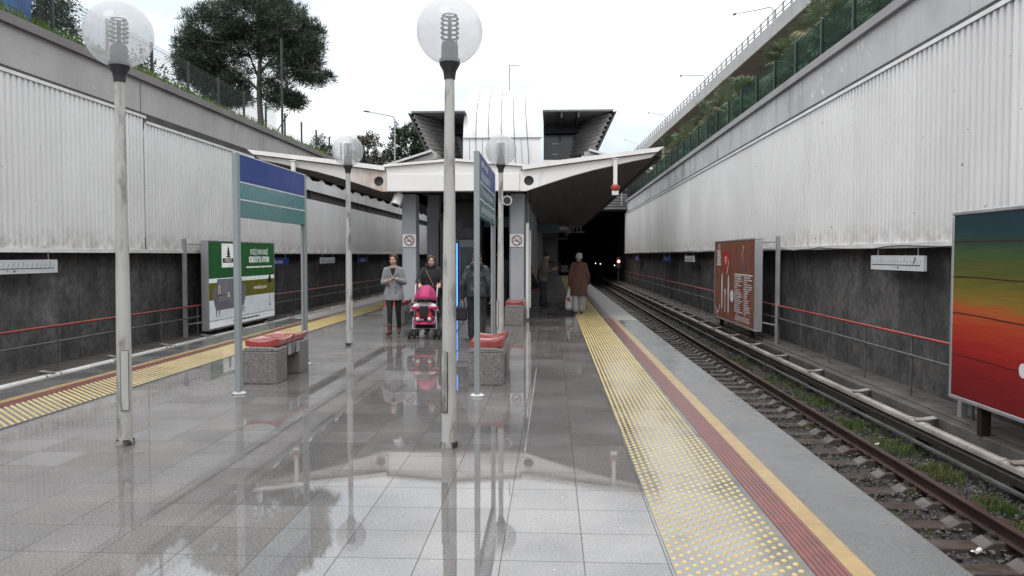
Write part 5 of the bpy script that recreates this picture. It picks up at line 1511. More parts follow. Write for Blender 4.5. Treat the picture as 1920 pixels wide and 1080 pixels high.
# --- route maps
def route_map(x, y_left, s, z0, w, h, label, here, n, hang=True):
    t = thing("route_map", label, "route map board", (x, y_left - s * w / 2, z0), group="white route map boards on the walls")
    o_ = (x, y_left - s * w / 2, z0); f = Face(x, y_left, z0, s)
    m = MB(); m.box(x, y_left, z0, x + s * .05, y_left - s * w, z0 + h); m.build("panel", mBOARDW, t, org=o_)
    m = MB(); e = .012
    f.rect(m, 0, 0, w, e, .003); f.rect(m, 0, h - e, w, h, .003); f.rect(m, 0, e, e, h - e, .003); f.rect(m, w - e, e, w, h - e, .003); m.build("border", mWHITE, t, org=o_, fixn=False)
    m = MB(); rr = random.Random(int(abs(y_left) * 10))
    v0 = h * .36; f.rect(m, .04, v0 - .006, w - .12, v0 + .006, .003)
    for i in range(n):
        u = .05 + (w - .18) * i / (n - 1); f.disc(m, u, v0, .014, .014, .0035, 10)
    f.disc(m, w * .55, h * .17, .025, .022, .003, 10); f.rect(m, w * .48, h * .14, w * .49, h * .22, .003)
    m.build("route_line", mINK, t, org=o_, fixn=False)
    m = MB()
    for i in range(n):
        u = .06 + (w - .18) * i / (n - 1); l = h * rr.choice((.16, .2, .26, .34, .22)) * 1.0
        if i == here: continue
        f.line(m, [(u, v0 + .035), (u + l * .42, v0 + .035 + l)], .012, .003)
    m.build("stop_names", M("grey_print", (.07, .072, .075), (.11, .11, .115), 30, .5), t, org=o_, fixn=False)
    if here is not None:
        m = MB(); u = .06 + (w - .18) * here / (n - 1); f.line(m, [(u, v0 + .03), (u + .07, v0 + h * .52)], .035, .003); m.build("here_mark", mINK, t, org=o_, fixn=False)
    if hang:
        for q in (.25, w - .25):
            m = MB(); m.box(x + s * .02, y_left - s * q - .008, z0 + h, x + s * .03, y_left - s * q + .008, z0 + h + .17); m.build("hanger", mGALV, t, org=o_)
route_map(-10.10, 12.75, -1, 1.245, 2.88, .26, "white route map board at the left edge above the red handrail", 4, 21)
route_map(5.90, 14.92, 1, 1.34, 2.07, .25, "white route map board between the brown and rainbow boards on the right wall", 14, 17)
route_map(-10.10, 34.05, -1, 1.23, 2.2, .26, "small distant route map board on the left wall right of the sign post", 0, 15)
route_map(5.90, 35.45, 1, 1.31, 2.2, .25, "small distant route map board on the right wall left of the brown board", 13, 15)
# --- blue station name boards
def name_board(x, y_left, s, z0, w, label):
    o_ = (x, y_left - s * w / 2, z0)
    t = thing("station_name_board", label, "name board", o_, group="blue station name boards on the walls")
    f = Face(x, y_left, z0, s)
    m = MB(); m.box(x, y_left, z0, x + s * .05, y_left - s * w, z0 + .27); m.build("panel", mBLUE, t, org=o_)
    m = MB(); f.text(m, "Bornova", w * .46, .135, .24, .004, sx=1.15); m.build("lettering", mWHITE, t, org=o_, fixn=False)
    for q in (.3, w - .3):
        m = MB(); m.box(x + s * .02, y_left - s * q - .008, z0 + .271, x + s * .03, y_left - s * q + .008, z0 + .44); m.build("hanger", mGALV, t, org=o_)
name_board(-10.10, 27.70, -1, 1.22, 2.1, "blue station name board just right of the green advertising board")
name_board(-10.10, 40.7, -1, 1.20, 2.2, "faint blue station name board on the left wall beside the woman in grey")
name_board(5.90, 42.4, 1, 1.28, 2.5, "blue station name board left of the distant route map on the right wall")
name_board(5.90, 56.5, 1, 1.24, 2.2, "farthest blue station name board in the shade of the right wall")
# --- blue banner behind the mesh fence
t = thing("blue_banner", "blue printed banner behind the mesh fence at the top left corner", "banner", (-11.5, 15.5, 6.3)); o_ = (-11.5, 15.5, 6.3)
m = MB(); m.box(-11.55, 13.6, 6.35, -11.5, 17.1, 8.3); m.build("sheet", M("banner_blue", (.020, .075, .26), (.035, .14, .36), 1.4, .4, coord='World', c3=(.20, .30, .42), sc3=2.2, lo3=.6, hi3=.75), t, org=o_)
f = Face(-11.5, 13.6, 6.35, -1); m = MB(); rb = random.Random(6)
f.bars(m, 2.1, 2.95, .42, .07, .004, rb, .04); f.bars(m, 2.3, 3.0, .27, .05, .004, rb, .04)
m.build("lettering", mWHITE, t, org=o_, fixn=False)
for yy in (13.6, 17.1):
    m = MB(); m.box(-11.60, yy - .04, 6.05, -11.552, yy + .04, 8.35); m.build("post", mFENCEDK, t, org=o_)
# ------------------------------------------------------------------ trees
def needle_clump(mb, c, R_, n, rnd, L0=.26, w=.022):
    for i in range(n):
        d = Vector((rnd.gauss(0, 1), rnd.gauss(0, 1), rnd.gauss(.25, .9))).normalized()
        p = Vector(c) + d * R_ * rnd.random() ** .5
        dd = (d + Vector((rnd.uniform(-.6, .6), rnd.uniform(-.6, .6), rnd.uniform(-.2, .7)))).normalized()
        u = dd.cross(Vector((rnd.uniform(-1, 1), rnd.uniform(-1, 1), .3))).normalized() * w
        l = L0 * rnd.uniform(.6, 1.2)
        mb.add([p - u, p + u, p + dd * l + u * .3, p + dd * l - u * .3], [(0, 1, 2, 3)])
def leaf_clump(mb, c, R_, n, rnd, s=.16):
    for i in range(n):
        d = Vector((rnd.gauss(0, 1), rnd.gauss(0, 1), rnd.gauss(0, 1))).normalized()
        p = Vector(c) + d * R_ * rnd.random() ** .6
        a = Vector((rnd.uniform(-1, 1), rnd.uniform(-1, 1), rnd.uniform(-1, 1))).normalized(); b_ = a.cross(d + Vector((.1, .2, .3))).normalized()
        k = s * rnd.uniform(.6, 1.2)
        mb.add([p - a * k, p + b_ * k * .5, p + a * k, p - b_ * k * .5], [(0, 1, 2, 3)])

# the big pine
rp = random.Random(17)
BX, BY = -12.94, 34.7
t = thing("pine_tree", "large dark pine tree with a broad open crown behind the left fence", "tree", (BX, BY, 6.1)); o_ = (BX, BY, 6.1)
px = 35.3 / F_PX                                                # metres per photo pixel at the tree
def T(u, v, d=0): return (BX + (u - 489) * px, BY + d, 7.45 + (231 - v) * px)     # lays the crown out in its own vertical plane, then gives it depth
tr = MB()
tr.tube([(BX, BY, 6.0), T(489, 225), T(487, 190), T(485, 160, .1), T(487, 120, .1), T(492, 80, .1), T(498, 45, .2), T(500, 15, .2)], [.16, .135, .125, .115, .09, .07, .045, .02], 10)
limbs = [((486, 172), [(470, 155), (448, 138), (425, 118), (400, 100)], .07, -.4), ((486, 150), [(474, 128), (462, 105), (450, 75), (440, 50)], .06, .6), ((487, 140), [(500, 118), (520, 95), (545, 70)], .065, .3),
         ((486, 165), [(500, 158), (530, 148), (565, 140), (600, 142)], .05, -.5), ((484, 185), [(462, 180), (440, 176), (420, 172)], .03, .5), ((488, 110), [(470, 95), (430, 88), (380, 85), (350, 75)], .05, -.8),
         ((490, 100), [(512, 80), (555, 60), (580, 80)], .045, -1.0), ((486, 168), [(505, 170), (525, 175), (545, 178)], .03, 1.0), ((492, 85), [(470, 55), (430, 40), (400, 50)], .04, .9), ((487, 130), [(520, 110), (560, 105), (590, 110)], .045, .9)]
tips = []
for (u0, v0), pts, r0, dp in limbs:
    q = [T(u0, v0, .1)]; n = len(pts)
    for i, (u, v) in enumerate(pts): q.append(T(u, v, .1 + dp * (i + 1) / n * 1.6))
    tr.tube(q, [r0 * (1 - .75 * i / n) for i in range(n + 1)], 7)
    for i in range(1, len(q)):
        a, b_ = Vector(q[i - 1]), Vector(q[i])
        for k in range(4):
            p = a.lerp(b_, rp.random()); e = p + Vector((rp.uniform(-.5, .5), rp.uniform(-.7, .7), rp.uniform(-.1, .55)))
            tr.tube([p, e], [.016, .006], 4)
tr.build("trunk", mBARK, t, smooth=60, org=o_)
cr = MB()
# lobes (u, v, ru, rv, depth radius m, clumps)
lobes = [(470, 35, 92, 42, 1.9, 210), (400, 60, 62, 42, 1.7, 135), (375, 110, 48, 44, 1.4, 110), (540, 60, 58, 44, 1.7, 140), (560, 100, 45, 36, 1.4, 90), (590, 85, 20, 30, .8, 26), (585, 145, 35, 13, .8, 34), (540, 135, 40, 22, 1.2, 34),
         (455, 95, 60, 26, 1.4, 36), (520, 95, 50, 22, 1.4, 28), (400, 150, 40, 28, 1.1, 62), (430, 165, 36, 24, 1.0, 46), (440, 130, 46, 24, 1.2, 16), (525, 185, 36, 16, .9, 44), (515, 160, 34, 18, .9, 16), (555, 192, 18, 11, .6, 16), (405, 185, 32, 14, .8, 26), (350, 130, 24, 26, .8, 44), (385, 150, 30, 26, .9, 50), (420, 185, 34, 14, .8, 40), (340, 90, 16, 20, .7, 16), (455, 186, 18, 8, .5, 8), (490, 5, 58, 20, 1.2, 60)]
for u, v, ru, rv, dr, n in lobes:
    for i in range(int(n * 1.25)):
        while True:
            a, b_, c = rp.uniform(-1, 1), rp.uniform(-1, 1), rp.uniform(-1, 1)
            rr_ = a * a + b_ * b_ + c * c
            if rr_ <= 1 and (rr_ > .22 or rp.random() < .4): break
        p = T(u + a * ru, v + b_ * rv, .2 + c * dr)
        needle_clump(cr, p, rp.uniform(.15, .32), 58, rp, .20, .015)
cr.build("crown", mPINE, t, org=o_, fixn=False)

def broad_tree(label, x, y, z0, blobs, mat, n, s, seed, trunk_h, grp="trees and shrubs beyond the left fence"):
    rnd = random.Random(seed)
    t = thing("tree", label, "tree", (x, y, z0), group=grp)
    m = MB(); m.tube([(0, 0, -.2), (.05, 0, trunk_h * .5), (0, .1, trunk_h)], [.16, .12, .06], 8)
    for b_ in blobs: m.tube([(0, 0, trunk_h * .45), (b_[0] * .6, b_[1] * .6, b_[2] - b_[5] * .5), (b_[0], b_[1], b_[2] + b_[5] * .4)], [.07, .045, .015], 5)
    m.build("trunk", mBARK, t, smooth=60)
    cr = MB()
    for bx, by, bz, rx, ry, rz, k in blobs:
        for i in range(k):
            d = Vector((rnd.gauss(0, 1), rnd.gauss(0, 1), rnd.gauss(0, 1))).normalized() * (rnd.random() ** .33)
            leaf_clump(cr, (bx + d.x * rx, by + d.y * ry, bz + d.z * rz), rnd.uniform(.18, .42), n, rnd, s)
    cr.build("crown", mat, t, fixn=False)
broad_tree("olive brown rounded tree between the globe lamp and the street lamp mast", -14.1, 60, 6.1, [(0, 0, 3.6, 1.15, 1.1, 1.35, 90), (-.8, 0, 2.7, .8, .8, .9, 45), (.8, .2, 2.5, .7, .8, 1.0, 45), (0, 0, 1.6, 1.5, 1.2, 1.2, 80), (-.7, 0, 4.1, .6, .6, .45, 16)], mTREEB, 24, .10, 3, 3.6)
broad_tree("broad dark evergreen tree behind the street lamp mast and the left louvred hood", -11.2, 63, 6.1, [(0, 0, 4.1, 2.0, 1.6, 1.5, 170), (-1.0, 0, 5.2, .8, .8, .8, 35), (-1.6, 0, 2.9, 1.1, 1.1, 1.1, 60), (1.4, 0, 3.6, 1.4, 1.3, 1.3, 100), (.3, 0, 5.4, 1.0, .9, .6, 40), (0, 0, 2.0, 2.6, 1.6, 1.5, 130), (2.4, 0, 2.6, .8, .9, .8, 36)], mTREEA, 26, .11, 4, 4.2)
broad_tree("small dark tree behind the fence end, left of the second globe lamp", -12.45, 42, 6.1, [(0, 0, 1.15, .62, .6, .75, 60), (-.35, 0, .7, .5, .5, .6, 30), (.4, 0, .8, .45, .5, .6, 30)], mTREEA, 30, .06, 5, 1.0)
broad_tree("dense dark conifer behind the fence beside the blue banner", -12.3, 18.6, 6.1, [(0, 0, 1.9, .75, .7, 1.5, 190), (.15, .3, .7, .62, .6, .8, 70), (-.2, 0, 3.2, .5, .5, .8, 60)], mTREEA, 36, .045, 6, 2.2)
for i, (x, y, h, w, lab) in enumerate(((-11.7, 19.9, .75, .35, "small dark shrub at the foot of the fence beside the nearest left globe"), (-11.9, 22.4, 1.45, .55, "dark bushy shrub right behind the nearest left globe lamp"), (-12.0, 25.4, 1.0, .8, "low leafy shrub between two fence posts below the pine"),
                                      (-12.2, 28.6, .85, .6, "low leafy shrub in the shade of the pine trunk"), (-11.9, 31.8, .85, .5, "small shrub right of the pine trunk behind the fence"), (-12.0, 33.9, .75, .7, "low shrub near the dark mast on the left embankment"))):
    broad_tree(lab, x, y, 6.1, [(0, 0, h * .55, w, w, h * .5, 34), (w * .6, .3, h * .4, w * .7, w * .7, h * .4, 18)], mSHRUB, 30, .05, 20 + i, h * .7)
# dark mast with a diagonal brace beside the pine
t = thing("mast", "slim dark mast with a diagonal brace to the right of the pine trunk", "mast", (-10.9, 31.6, 6.1))
m = MB(); m.tube([(0, 0, 0), (0, 0, 4.2)], .05, 8); m.build("pole", mFENCEDK, t, smooth=50)
m = MB(); m.tube([(-.35, .3, .5), (.3, -.2, 1.15)], .025, 6); m.build("brace", mFENCEDK, t)

# ------------------------------------------------------------------ fan palms behind the right fence
def palm_variant(seed, trunk, R_, nf):
    rnd = random.Random(seed)
    t = thing("fan_palm", "palm", "palm")
    m = MB(); m.tube([(0, 0, -.1), (.03, 0, trunk * .5), (0, .02, trunk)], [.20, .17, .15], 9)
    for i in range(40):
        a = rnd.random() * 6.28; z = trunk * rnd.random(); m.tube([(.16 * cos(a), .16 * sin(a), z), (.26 * cos(a), .26 * sin(a), z + .12)], [.03, .015], 4)
    m.build("trunk", M("palm_trunk_fibre", (.12, .09, .06), (.07, .055, .04), 9, .9, bmp=.6, bsc=25), t)
    m = MB()
    for i in range(nf):
        el = rnd.uniform(-.75, 1.25); az = rnd.random() * 2 * pi
        dry = 1 if el < -.2 and rnd.random() < .75 or rnd.random() < .10 else 0
        d = Vector((cos(el) * cos(az), cos(el) * sin(az), sin(el)))
        side = d.cross(Vector((0, 0, 1)))
        if side.length < .05: side = Vector((1, 0, 0))
        side.normalize(); upv = side.cross(d).normalized()
        p0 = Vector((0, 0, trunk)); pl = R_ * rnd.uniform(.42, .62)
        p1 = p0 + d * pl + Vector((0, 0, -.06))
        m.tube([p0, p0 + d * pl * .5 + Vector((0, 0, .02)), p1], [.018, .012, .008], 4, mi=dry)
        nseg = 22; lr_ = R_ * rnd.uniform(.48, .62); tw = rnd.uniform(-.6, .6)
        s2 = (side * cos(tw) + upv * sin(tw)).normalized(); u2 = s2.cross(d).normalized()
        for k in range(nseg):
            a = -1.95 + 3.9 * k / (nseg - 1) + rnd.uniform(-.04, .04)
            e = (d * cos(a) + s2 * sin(a)).normalized()
            l = lr_ * (1 - .22 * abs(a) / 1.95) * rnd.uniform(.85, 1.08)
            wv = e.cross(u2).normalized() * .026
            mid = p1 + e * l * .62 + u2 * (.02)
            tip = p1 + e * l + Vector((0, 0, -.10 * l - .16 * l * rnd.random())) 
            m.add([p1, mid - wv, tip, mid + wv], [(0, 1, 2, 3)], dry)
    m.build("crown", [mPALM, mPALMDRY], t, fixn=False)
    return t
variants = [palm_variant(1, 2.0, 1.2, 34), palm_variant(2, .85, 1.2, 38), palm_variant(3, 2.5, 1.25, 38)]
used = [False] * 3
pl_ = [(0, 8.05, 27.0, 0), (1, 7.55, 24.2, .4), (0, 7.95, 23.2, 1.9), (0, 7.95, 33.0, 1.1), (1, 7.6, 30.0, 2.0), (0, 7.8, 35.4, 2.6), (1, 7.5, 20.8, 3.3), (0, 8.0, 19.6, .9), (1, 7.5, 17.4, 4.4), (2, 7.95, 40.5, 5.0), (1, 7.5, 37.2, 1.2),
       (0, 7.85, 45.5, 3.0), (1, 7.6, 43.0, .2), (2, 7.95, 52.5, 2.2), (1, 7.55, 49.5, 5.5), (2, 7.7, 61.5, .8), (0, 8.0, 57.5, 4.0), (1, 7.7, 14.6, 2.2), (1, 8.5, 33.6, 3.9), (1, 8.4, 22.2, .1)]
descr = ["fan palm with upright leaves showing above the screen fence", "low bushy fan palm growing behind the screen fence", "tall fan palm with dry drooping fronds above the screen fence"]
for i, (v, x, y, a) in enumerate(sorted(pl_, key=lambda q: q[2])):
    if used[v]: o = copy_tree(variants[v])
    else: o = variants[v]; used[v] = True
    o.location = (x, y, 6.0); o.rotation_euler = (0, 0, a); o.scale = (1, 1, 1)
    o["group"] = "fan palms behind the right fence"; o["label"] = descr[v]

# ------------------------------------------------------------------ the overpass on the right
bd = Vector((-.02974, .99956, 0)); bn_ = Vector((.99956, .02974, 0))
def B(lat, along, z): v = bn_ * lat + bd * along; return (v.x, v.y, z)
org = (20, 60, 6)
t = thing("road_overpass", "long concrete road overpass with an open railing high on the right", "overpass", org)
def bprism(m, prof, a0, a1): 
    n = len(prof); vs = [B(l, a0, z) for l, z in prof] + [B(l, a1, z) for l, z in prof]
    m.add(vs, [tuple(range(n)), tuple(reversed(range(n, 2 * n)))] + [(i, (i + 1) % n, (i + 1) % n + n, i + n) for i in range(n)])
m = MB()
a = 22
while a < 320: bprism(m, [(20.0, 19.50), (20.25, 19.50), (20.25, 20.72), (20.0, 20.72)], a, a + 11.97); a += 12
m.build("parapet", mBRIDGE, t, org=org)
m = MB(); bprism(m, [(20.26, 19.50), (33, 19.2), (33, 20.3), (20.26, 20.3)], 22, 320)
for l in (23.2, 26.5, 29.8, 32.5): bprism(m, [(l, 18.0), (l + .8, 18.0), (l + .8, 19.5), (l, 19.6)], 22, 320)
m.build("deck", mBRIDGEUNDER, t, org=org)
m = MB()
for zz in (21.08, 21.55): m.tube([B(20.12, 22, zz), B(20.12, 320, zz)], .045, 6)
m.build("rails", mGALV, t, org=org)
for i in range(90):
    aa = 49.65 + i * 2.0
    if i % 1 == 0:
        m = MB(); c = B(20.12, aa, 20.72); m.box(c[0] - .07, c[1] - .07, 20.7, c[0] + .07, c[1] + .07, 21.63); m.build("railing_post", mBRIDGE, t, org=org)
for aa in (34, 70, 106, 142):
    m = MB(); c = B(26, aa, 0); m.box(c[0] - 3.2, c[1] - .8, 5.5, c[0] + 3.2, c[1] + .8, 18.2); m.build("pier", mBRIDGEUNDER, t, org=org, bevel=.1)
m = MB(); bprism(m, [(34, 5.5), (34.5, 5.5), (34.5, 20.0), (34, 20.0)], 20, 330); m.build("abutment_wall", mBRIDGEUNDER, t, org=org)
# lamps on the overpass
for aa, lab in ((66.8, "overpass street lamp nearest to the top edge of the photo"), (92.0, "overpass street lamp second from the top, over the middle of the railing"), (118.0, "overpass street lamp third along the railing"), (148.0, "farthest overpass street lamp above the canopy tip")):
    c = B(20.3, aa, 20.72)
    t = thing("street_lamp", lab, "street lamp", c, group="street lamps along the overpass railing")
    k = 1 + (aa - 66) / 250
    m = MB(); m.tube([(0, 0, 0), (0, 0, 1.2), (-.12, .3, 1.55), (-.7, 2.2, 1.9 + .8 * (k - 1)), (-1.55, 5.5, 2.6 + 1.2 * (k - 1))], [.07, .06, .055, .045, .04], 8); m.build("pole", mGALV, t, smooth=50)
    m = MB(); m.ell((-1.75, 6.3, 2.78 + 1.2 * (k - 1)), (.16, .62, .11), 12, 8, rot=Matrix.Rotation(radians(10), 3, 'X')); m.build("lamp_head", M("grey_lamp_head", (.2, .2, .21), (.15, .15, .16), 3, .4), t, smooth=60)
# street lamp on the left behind the hall
t = thing("street_lamp", "slim grey street lamp mast with a long arm in front of the dark evergreen tree", "street lamp", (-9.6, 48, 6.1))
m = MB(); m.tube([(0, 0, 0), (0, 0, 3.75), (-.1, 0, 3.93), (-1.0, 0, 4.12), (-1.55, 0, 4.22)], [.05, .045, .035, .028, .026], 8); m.build("pole", mGALV, t, smooth=50)
m = MB(); m.ell((-1.72, 0, 4.25), (.24, .09, .05), 12, 8, rot=Matrix.Rotation(radians(10), 3, 'Y')); m.build("lamp_head", mDKGREY, t, smooth=60)
# ------------------------------------------------------------------ people
def V(*a): return Vector(a)
def hand(mb, wrist, d, palm_n, thumb_side, curl=.5, size=1.0):
    """palm and five fingers; d finger direction, palm_n out of the palm, thumb_side direction of the thumb"""
    d = d.normalized(); n = palm_n.normalized(); s = thumb_side.normalized()
    p = wrist + d * .02
    k = wrist + d * .088 * size
    for q in (-.024, -.008, .008, .024):
        mb.cap(p + s * q * .8, .013 * size, k + s * q * size, .0115 * size, 8)
    for q, l in ((.026, .070), (.009, .078), (-.009, .072), (-.026, .056)):
        b = k + s * q * size; l *= size
        a1 = curl * .8; d1 = (d * cos(a1) + n * sin(a1)); m1 = b + d1 * l * .5
        a2 = curl * 1.9; d2 = (d * cos(a2) + n * sin(a2)); e = m1 + d2 * l * .5
        mb.cap(b, .0095 * size, m1, .0088 * size, 8); mb.cap(m1, .0088 * size, e, .0075 * size, 8)
    b = p + s * .026 * size + d * .015; m1 = b + (s * .75 + d * .6 + n * .3).normalized() * .034 * size; e = m1 + (s * .25 + d * .85 + n * .45).normalized() * .03 * size
    mb.cap(b, .0125 * size, m1, .0105 * size, 8); mb.cap(m1, .0105 * size, e, .0085 * size, 8)

class Fig:
    """pose in a local frame: the figure faces -Y, +X is its left hand side"""
    def __init__(self, h=1.62, lean=0.0, headturn=0.0, headtilt=0.0):
        k = self.k = h / 1.62
        z = lambda v: v * k
        self.hip = [V(-.085 * k, .0, z(.86)), V(.085 * k, .0, z(.86))]
        self.knee = [V(-.09 * k, -.02, z(.47)), V(.09 * k, -.02, z(.47))]
        self.ank = [V(-.09 * k, .0, z(.085)), V(.09 * k, .0, z(.085))]
        self.toe = [V(-.11 * k, -.16 * k, z(.03)), V(.11 * k, -.16 * k, z(.03))]
        self.sho = [V(-.152 * k, .0, z(1.30)), V(.152 * k, .0, z(1.30))]
        self.elb = [V(-.23 * k, .02, z(1.05)), V(.23 * k, .02, z(1.05))]
        self.wri = [V(-.23 * k, -.05, z(.82)), V(.23 * k, -.05, z(.82))]
        self.hd = [V(0, -.1, -1), V(0, -.1, -1)]; self.hn = [V(1, 0, 0), V(-1, 0, 0)]; self.ht = [V(0, -1, 0), V(0, -1, 0)]; self.curl = [.6, .6]
        self.lean = lean; self.ht_ = headturn; self.htilt = headtilt; self.tw = 1.0
        self.fingers = True
    def up(self, v):              # bends the trunk above the hips forward
        if not self.lean: return v
        p = V(0, 0, .88 * self.k); return p + Matrix.Rotation(self.lean, 3, 'X') @ (v - p)
    def headM(self):
        c = self.up(V(0, -.015, 1.50 * self.k)); R_ = Matrix.Rotation(self.ht_, 3, 'Z') @ Matrix.Rotation(self.lean * .6 + self.htilt, 3, 'X')
        return c, R_
    def body(self, parent, mat, voxel=.0085):
        k = self.k; m = MB(); tw = self.tw
        for c, r in (((0, .005, 1.20), (.150 * tw, .100, .165)), ((0, .0, 1.03), (.125 * tw, .092, .13)), ((0, .01, .90), (.160 * tw, .110, .115))):
            m.ell(self.up(V(*c) * k), tuple(q * k for q in r), 18, 12, rot=Matrix.Rotation(self.lean, 3, 'X'))
        for i in (0, 1):
            m.cap(self.up(V(0, .01, 1.31) * k), .055 * k, self.up(self.sho[i]), .052 * k)
            m.cap(self.up(self.sho[i]), .050 * k, self.elb[i], .038 * k); m.cap(self.elb[i], .037 * k, self.wri[i], .025 * k)
            m.cap(self.hip[i], .086 * k, self.knee[i], .055 * k); m.cap(self.knee[i], .054 * k, self.knee[i].lerp(self.ank[i], .35) + V(0, .012, 0), .050 * k); m.cap(self.knee[i].lerp(self.ank[i], .35) + V(0, .012, 0), .050 * k, self.ank[i], .036 * k)
            m.cap(self.ank[i] + V(0, .03, -.035) * k, .032 * k, self.toe[i], .026 * k)
            hand(m, self.wri[i], self.hd[i], self.hn[i], self.ht[i], self.curl[i], k)
        c, R_ = self.headM()
        m.cap(self.up(V(0, .015, 1.30) * k), .052 * k, c + R_ @ V(0, .012, -.06) * k, .048 * k)
        def E(p, r, nu=16, nv=12): m.ell(c + R_ @ (V(*p) * k), tuple(q * k for q in r), nu, nv, rot=R_)
        E((0, .012, .025), (.073, .092, .088)); E((0, -.012, -.035), (.060, .070, .078)); E((0, -.04, -.082), (.036, .036, .028)); 
        for s in (-1, 1): E((s * .075, .01, -.012), (.011, .02, .031)); E((s * .034, -.062, -.028), (.026, .024, .026))
        m.cap(c + R_ @ V(0, -.080, .012) * k, .009 * k, c + R_ @ V(0, -.098, -.022) * k, .0135 * k)
        E((0, -.078, .024), (.05, .014, .010)); E((0, -.080, -.058), (.024, .014, .012))
        return remeshed(m, "body", mat, parent, voxel, 2)
    def face(self, parent):
        k = self.k; c, R_ = self.headM(); m = MB()
        for s in (-1, 1): m.ell(c + R_ @ (V(s * .031, -.078, .006) * k), (.0105 * k, .0075 * k, .0045 * k), 10, 6, rot=R_)
        m.build("eyes", mEYE, parent, smooth=60)
        m = MB()
        for s in (-1, 1): m.tube([c + R_ @ (V(s * a, -b, z) * k) for a, b, z in ((.013, .0905, .023), (.031, .089, .028), (.048, .078, .022))], [.0022, .0028, .0018], 6)
        m.build("eyebrows", mHAIRDK, parent, smooth=60)
        m = MB(); m.ell(c + R_ @ (V(0, -.0925, -.058) * k), (.022 * k, .007 * k, .0065 * k), 12, 6, rot=R_); m.build("lips", mLIP, parent, smooth=60)
    def hair(self, parent, mat, kind="short", voxel=.009):
        k = self.k; c, R_ = self.headM(); m = MB()
        def E(p, r): m.ell(c + R_ @ (V(*p) * k), tuple(q * k for q in r), 16, 12, rot=R_)
        E((0, .030, .040), (.083, .090, .086))
        if kind == "tied":
            E((0, .045, .0), (.084, .078, .09)); E((0, .105, -.02), (.04, .04, .05)); E((0, -.016, .088), (.062, .062, .032))
            for s in (-1, 1): m.cap(c + R_ @ V(s * .058, -.052, .066) * k, .022 * k, c + R_ @ V(s * .076, -.004, .0) * k, .020 * k); m.cap(c + R_ @ V(s * .076, .0, .0) * k, .020 * k, c + R_ @ V(s * .068, .03, -.07) * k, .02 * k)
        elif kind == "old":
            E((0, .048, -.005), (.082, .074, .08)); E((0, .0, .075), (.07, .075, .04))
            for s in (-1, 1): E((s * .070, .02, .0), (.02, .04, .045))
            for a in range(14): E((.075 * cos(a * .45 - 1.2 + 1.57), .045 + .06 * sin(a * .45 + .3), .03 + .05 * sin(a * 2.3)), (.022, .022, .02))
        else:
            E((0, .045, .0), (.076, .075, .07)); E((0, -.01, .088), (.058, .06, .026))
        return remeshed(m, "hair", mat, parent, voxel, 2)
    def trousers(self, parent, mat, thigh=.095, knee=.064, hem=.052, wr=.006, drop=0.0):
        k = self.k; m = MB()
        m.ell(V(0, .01, .90) * k, (.168 * k, .118 * k, .10 * k), 16, 10)
        for i in (0, 1):
            m.cap(self.hip[i], thigh * k, self.knee[i], knee * k); e = self.knee[i].lerp(self.ank[i], 1.0 + drop)
            m.cap(self.knee[i], knee * k, e + V(0, .006, .01), hem * k)
        return remeshed(m, "trousers", mat, parent, .010, 3, wr, .09)
    def shoes(self, parent, mat, boot=0.0, sole=True):
        k = self.k
        for i in (0, 1):
            m = MB(); a, t_ = self.ank[i], self.toe[i]
            d = (t_ - a); d.z = 0; d = d.normalized()
            heel = a + V(0, 0, -.045 * k) - d * .03 * k
            m.cap(heel, .040 * k, a + d * .05 * k + V(0, 0, -.038 * k), .042 * k); m.cap(a + d * .05 * k + V(0, 0, -.038 * k), .043 * k, t_ + V(0, 0, .012), .036 * k)
            m.cap(a + V(0, .0, -.02), .045 * k, a + V(0, .004, .02 + boot), .045 * k + boot * .06)
            remeshed(m, "shoe", mat, parent, .008, 3)
    def sleeve(self, m, i, r0=.068, r1=.055, r2=.044, end=.93):
        k = self.k; m.cap(self.up(self.sho[i]), r0 * k, self.elb[i], r1 * k); m.cap(self.elb[i], r1 * k, self.elb[i].lerp(self.wri[i], end), r2 * k)
    def coat(self, parent, mat, name="coat", hem=.66, hw=.21, hd_=.150, cw=.178, r0=.07, r1=.058, r2=.047, wr=.008, end=.93, voxel=.0115, extra=None, waist=.165):
        k = self.k; m = MB(); st = len(m.v)
        m.loft([(0, .005, hem * k, hw * k, hd_ * k), (0, .005, (hem + .12) * k, (hw - .005) * k, (hd_ - .004) * k), (0, .004, .98 * k, (waist + .012) * k, .128 * k), (0, .002, 1.08 * k, waist * k, .122 * k), (0, .0, 1.18 * k, cw * k, .130 * k), (0, .004, 1.28 * k, (cw - .02) * k, .108 * k), (0, .010, 1.345 * k, .100 * k, .080 * k), (0, .012, 1.40 * k, .066 * k, .066 * k)], 28)
        if self.lean:
            for q in range(st, len(m.v)):
                v = Vector(m.v[q])
                if v.z > .80 * k:
                    f = min(1, (v.z - .80 * k) / (.12 * k)); m.v[q] = tuple(v.lerp(self.up(v), f))
        for i in (0, 1):
            m.cap(self.up(V(0, .01, 1.335) * k), .052 * k, self.up(self.sho[i]), r0 * k)
            self.sleeve(m, i, r0, r1, r2, end)
        if extra: extra(m)
        return remeshed(m, name, mat, parent, voxel, 3, wr, .10)

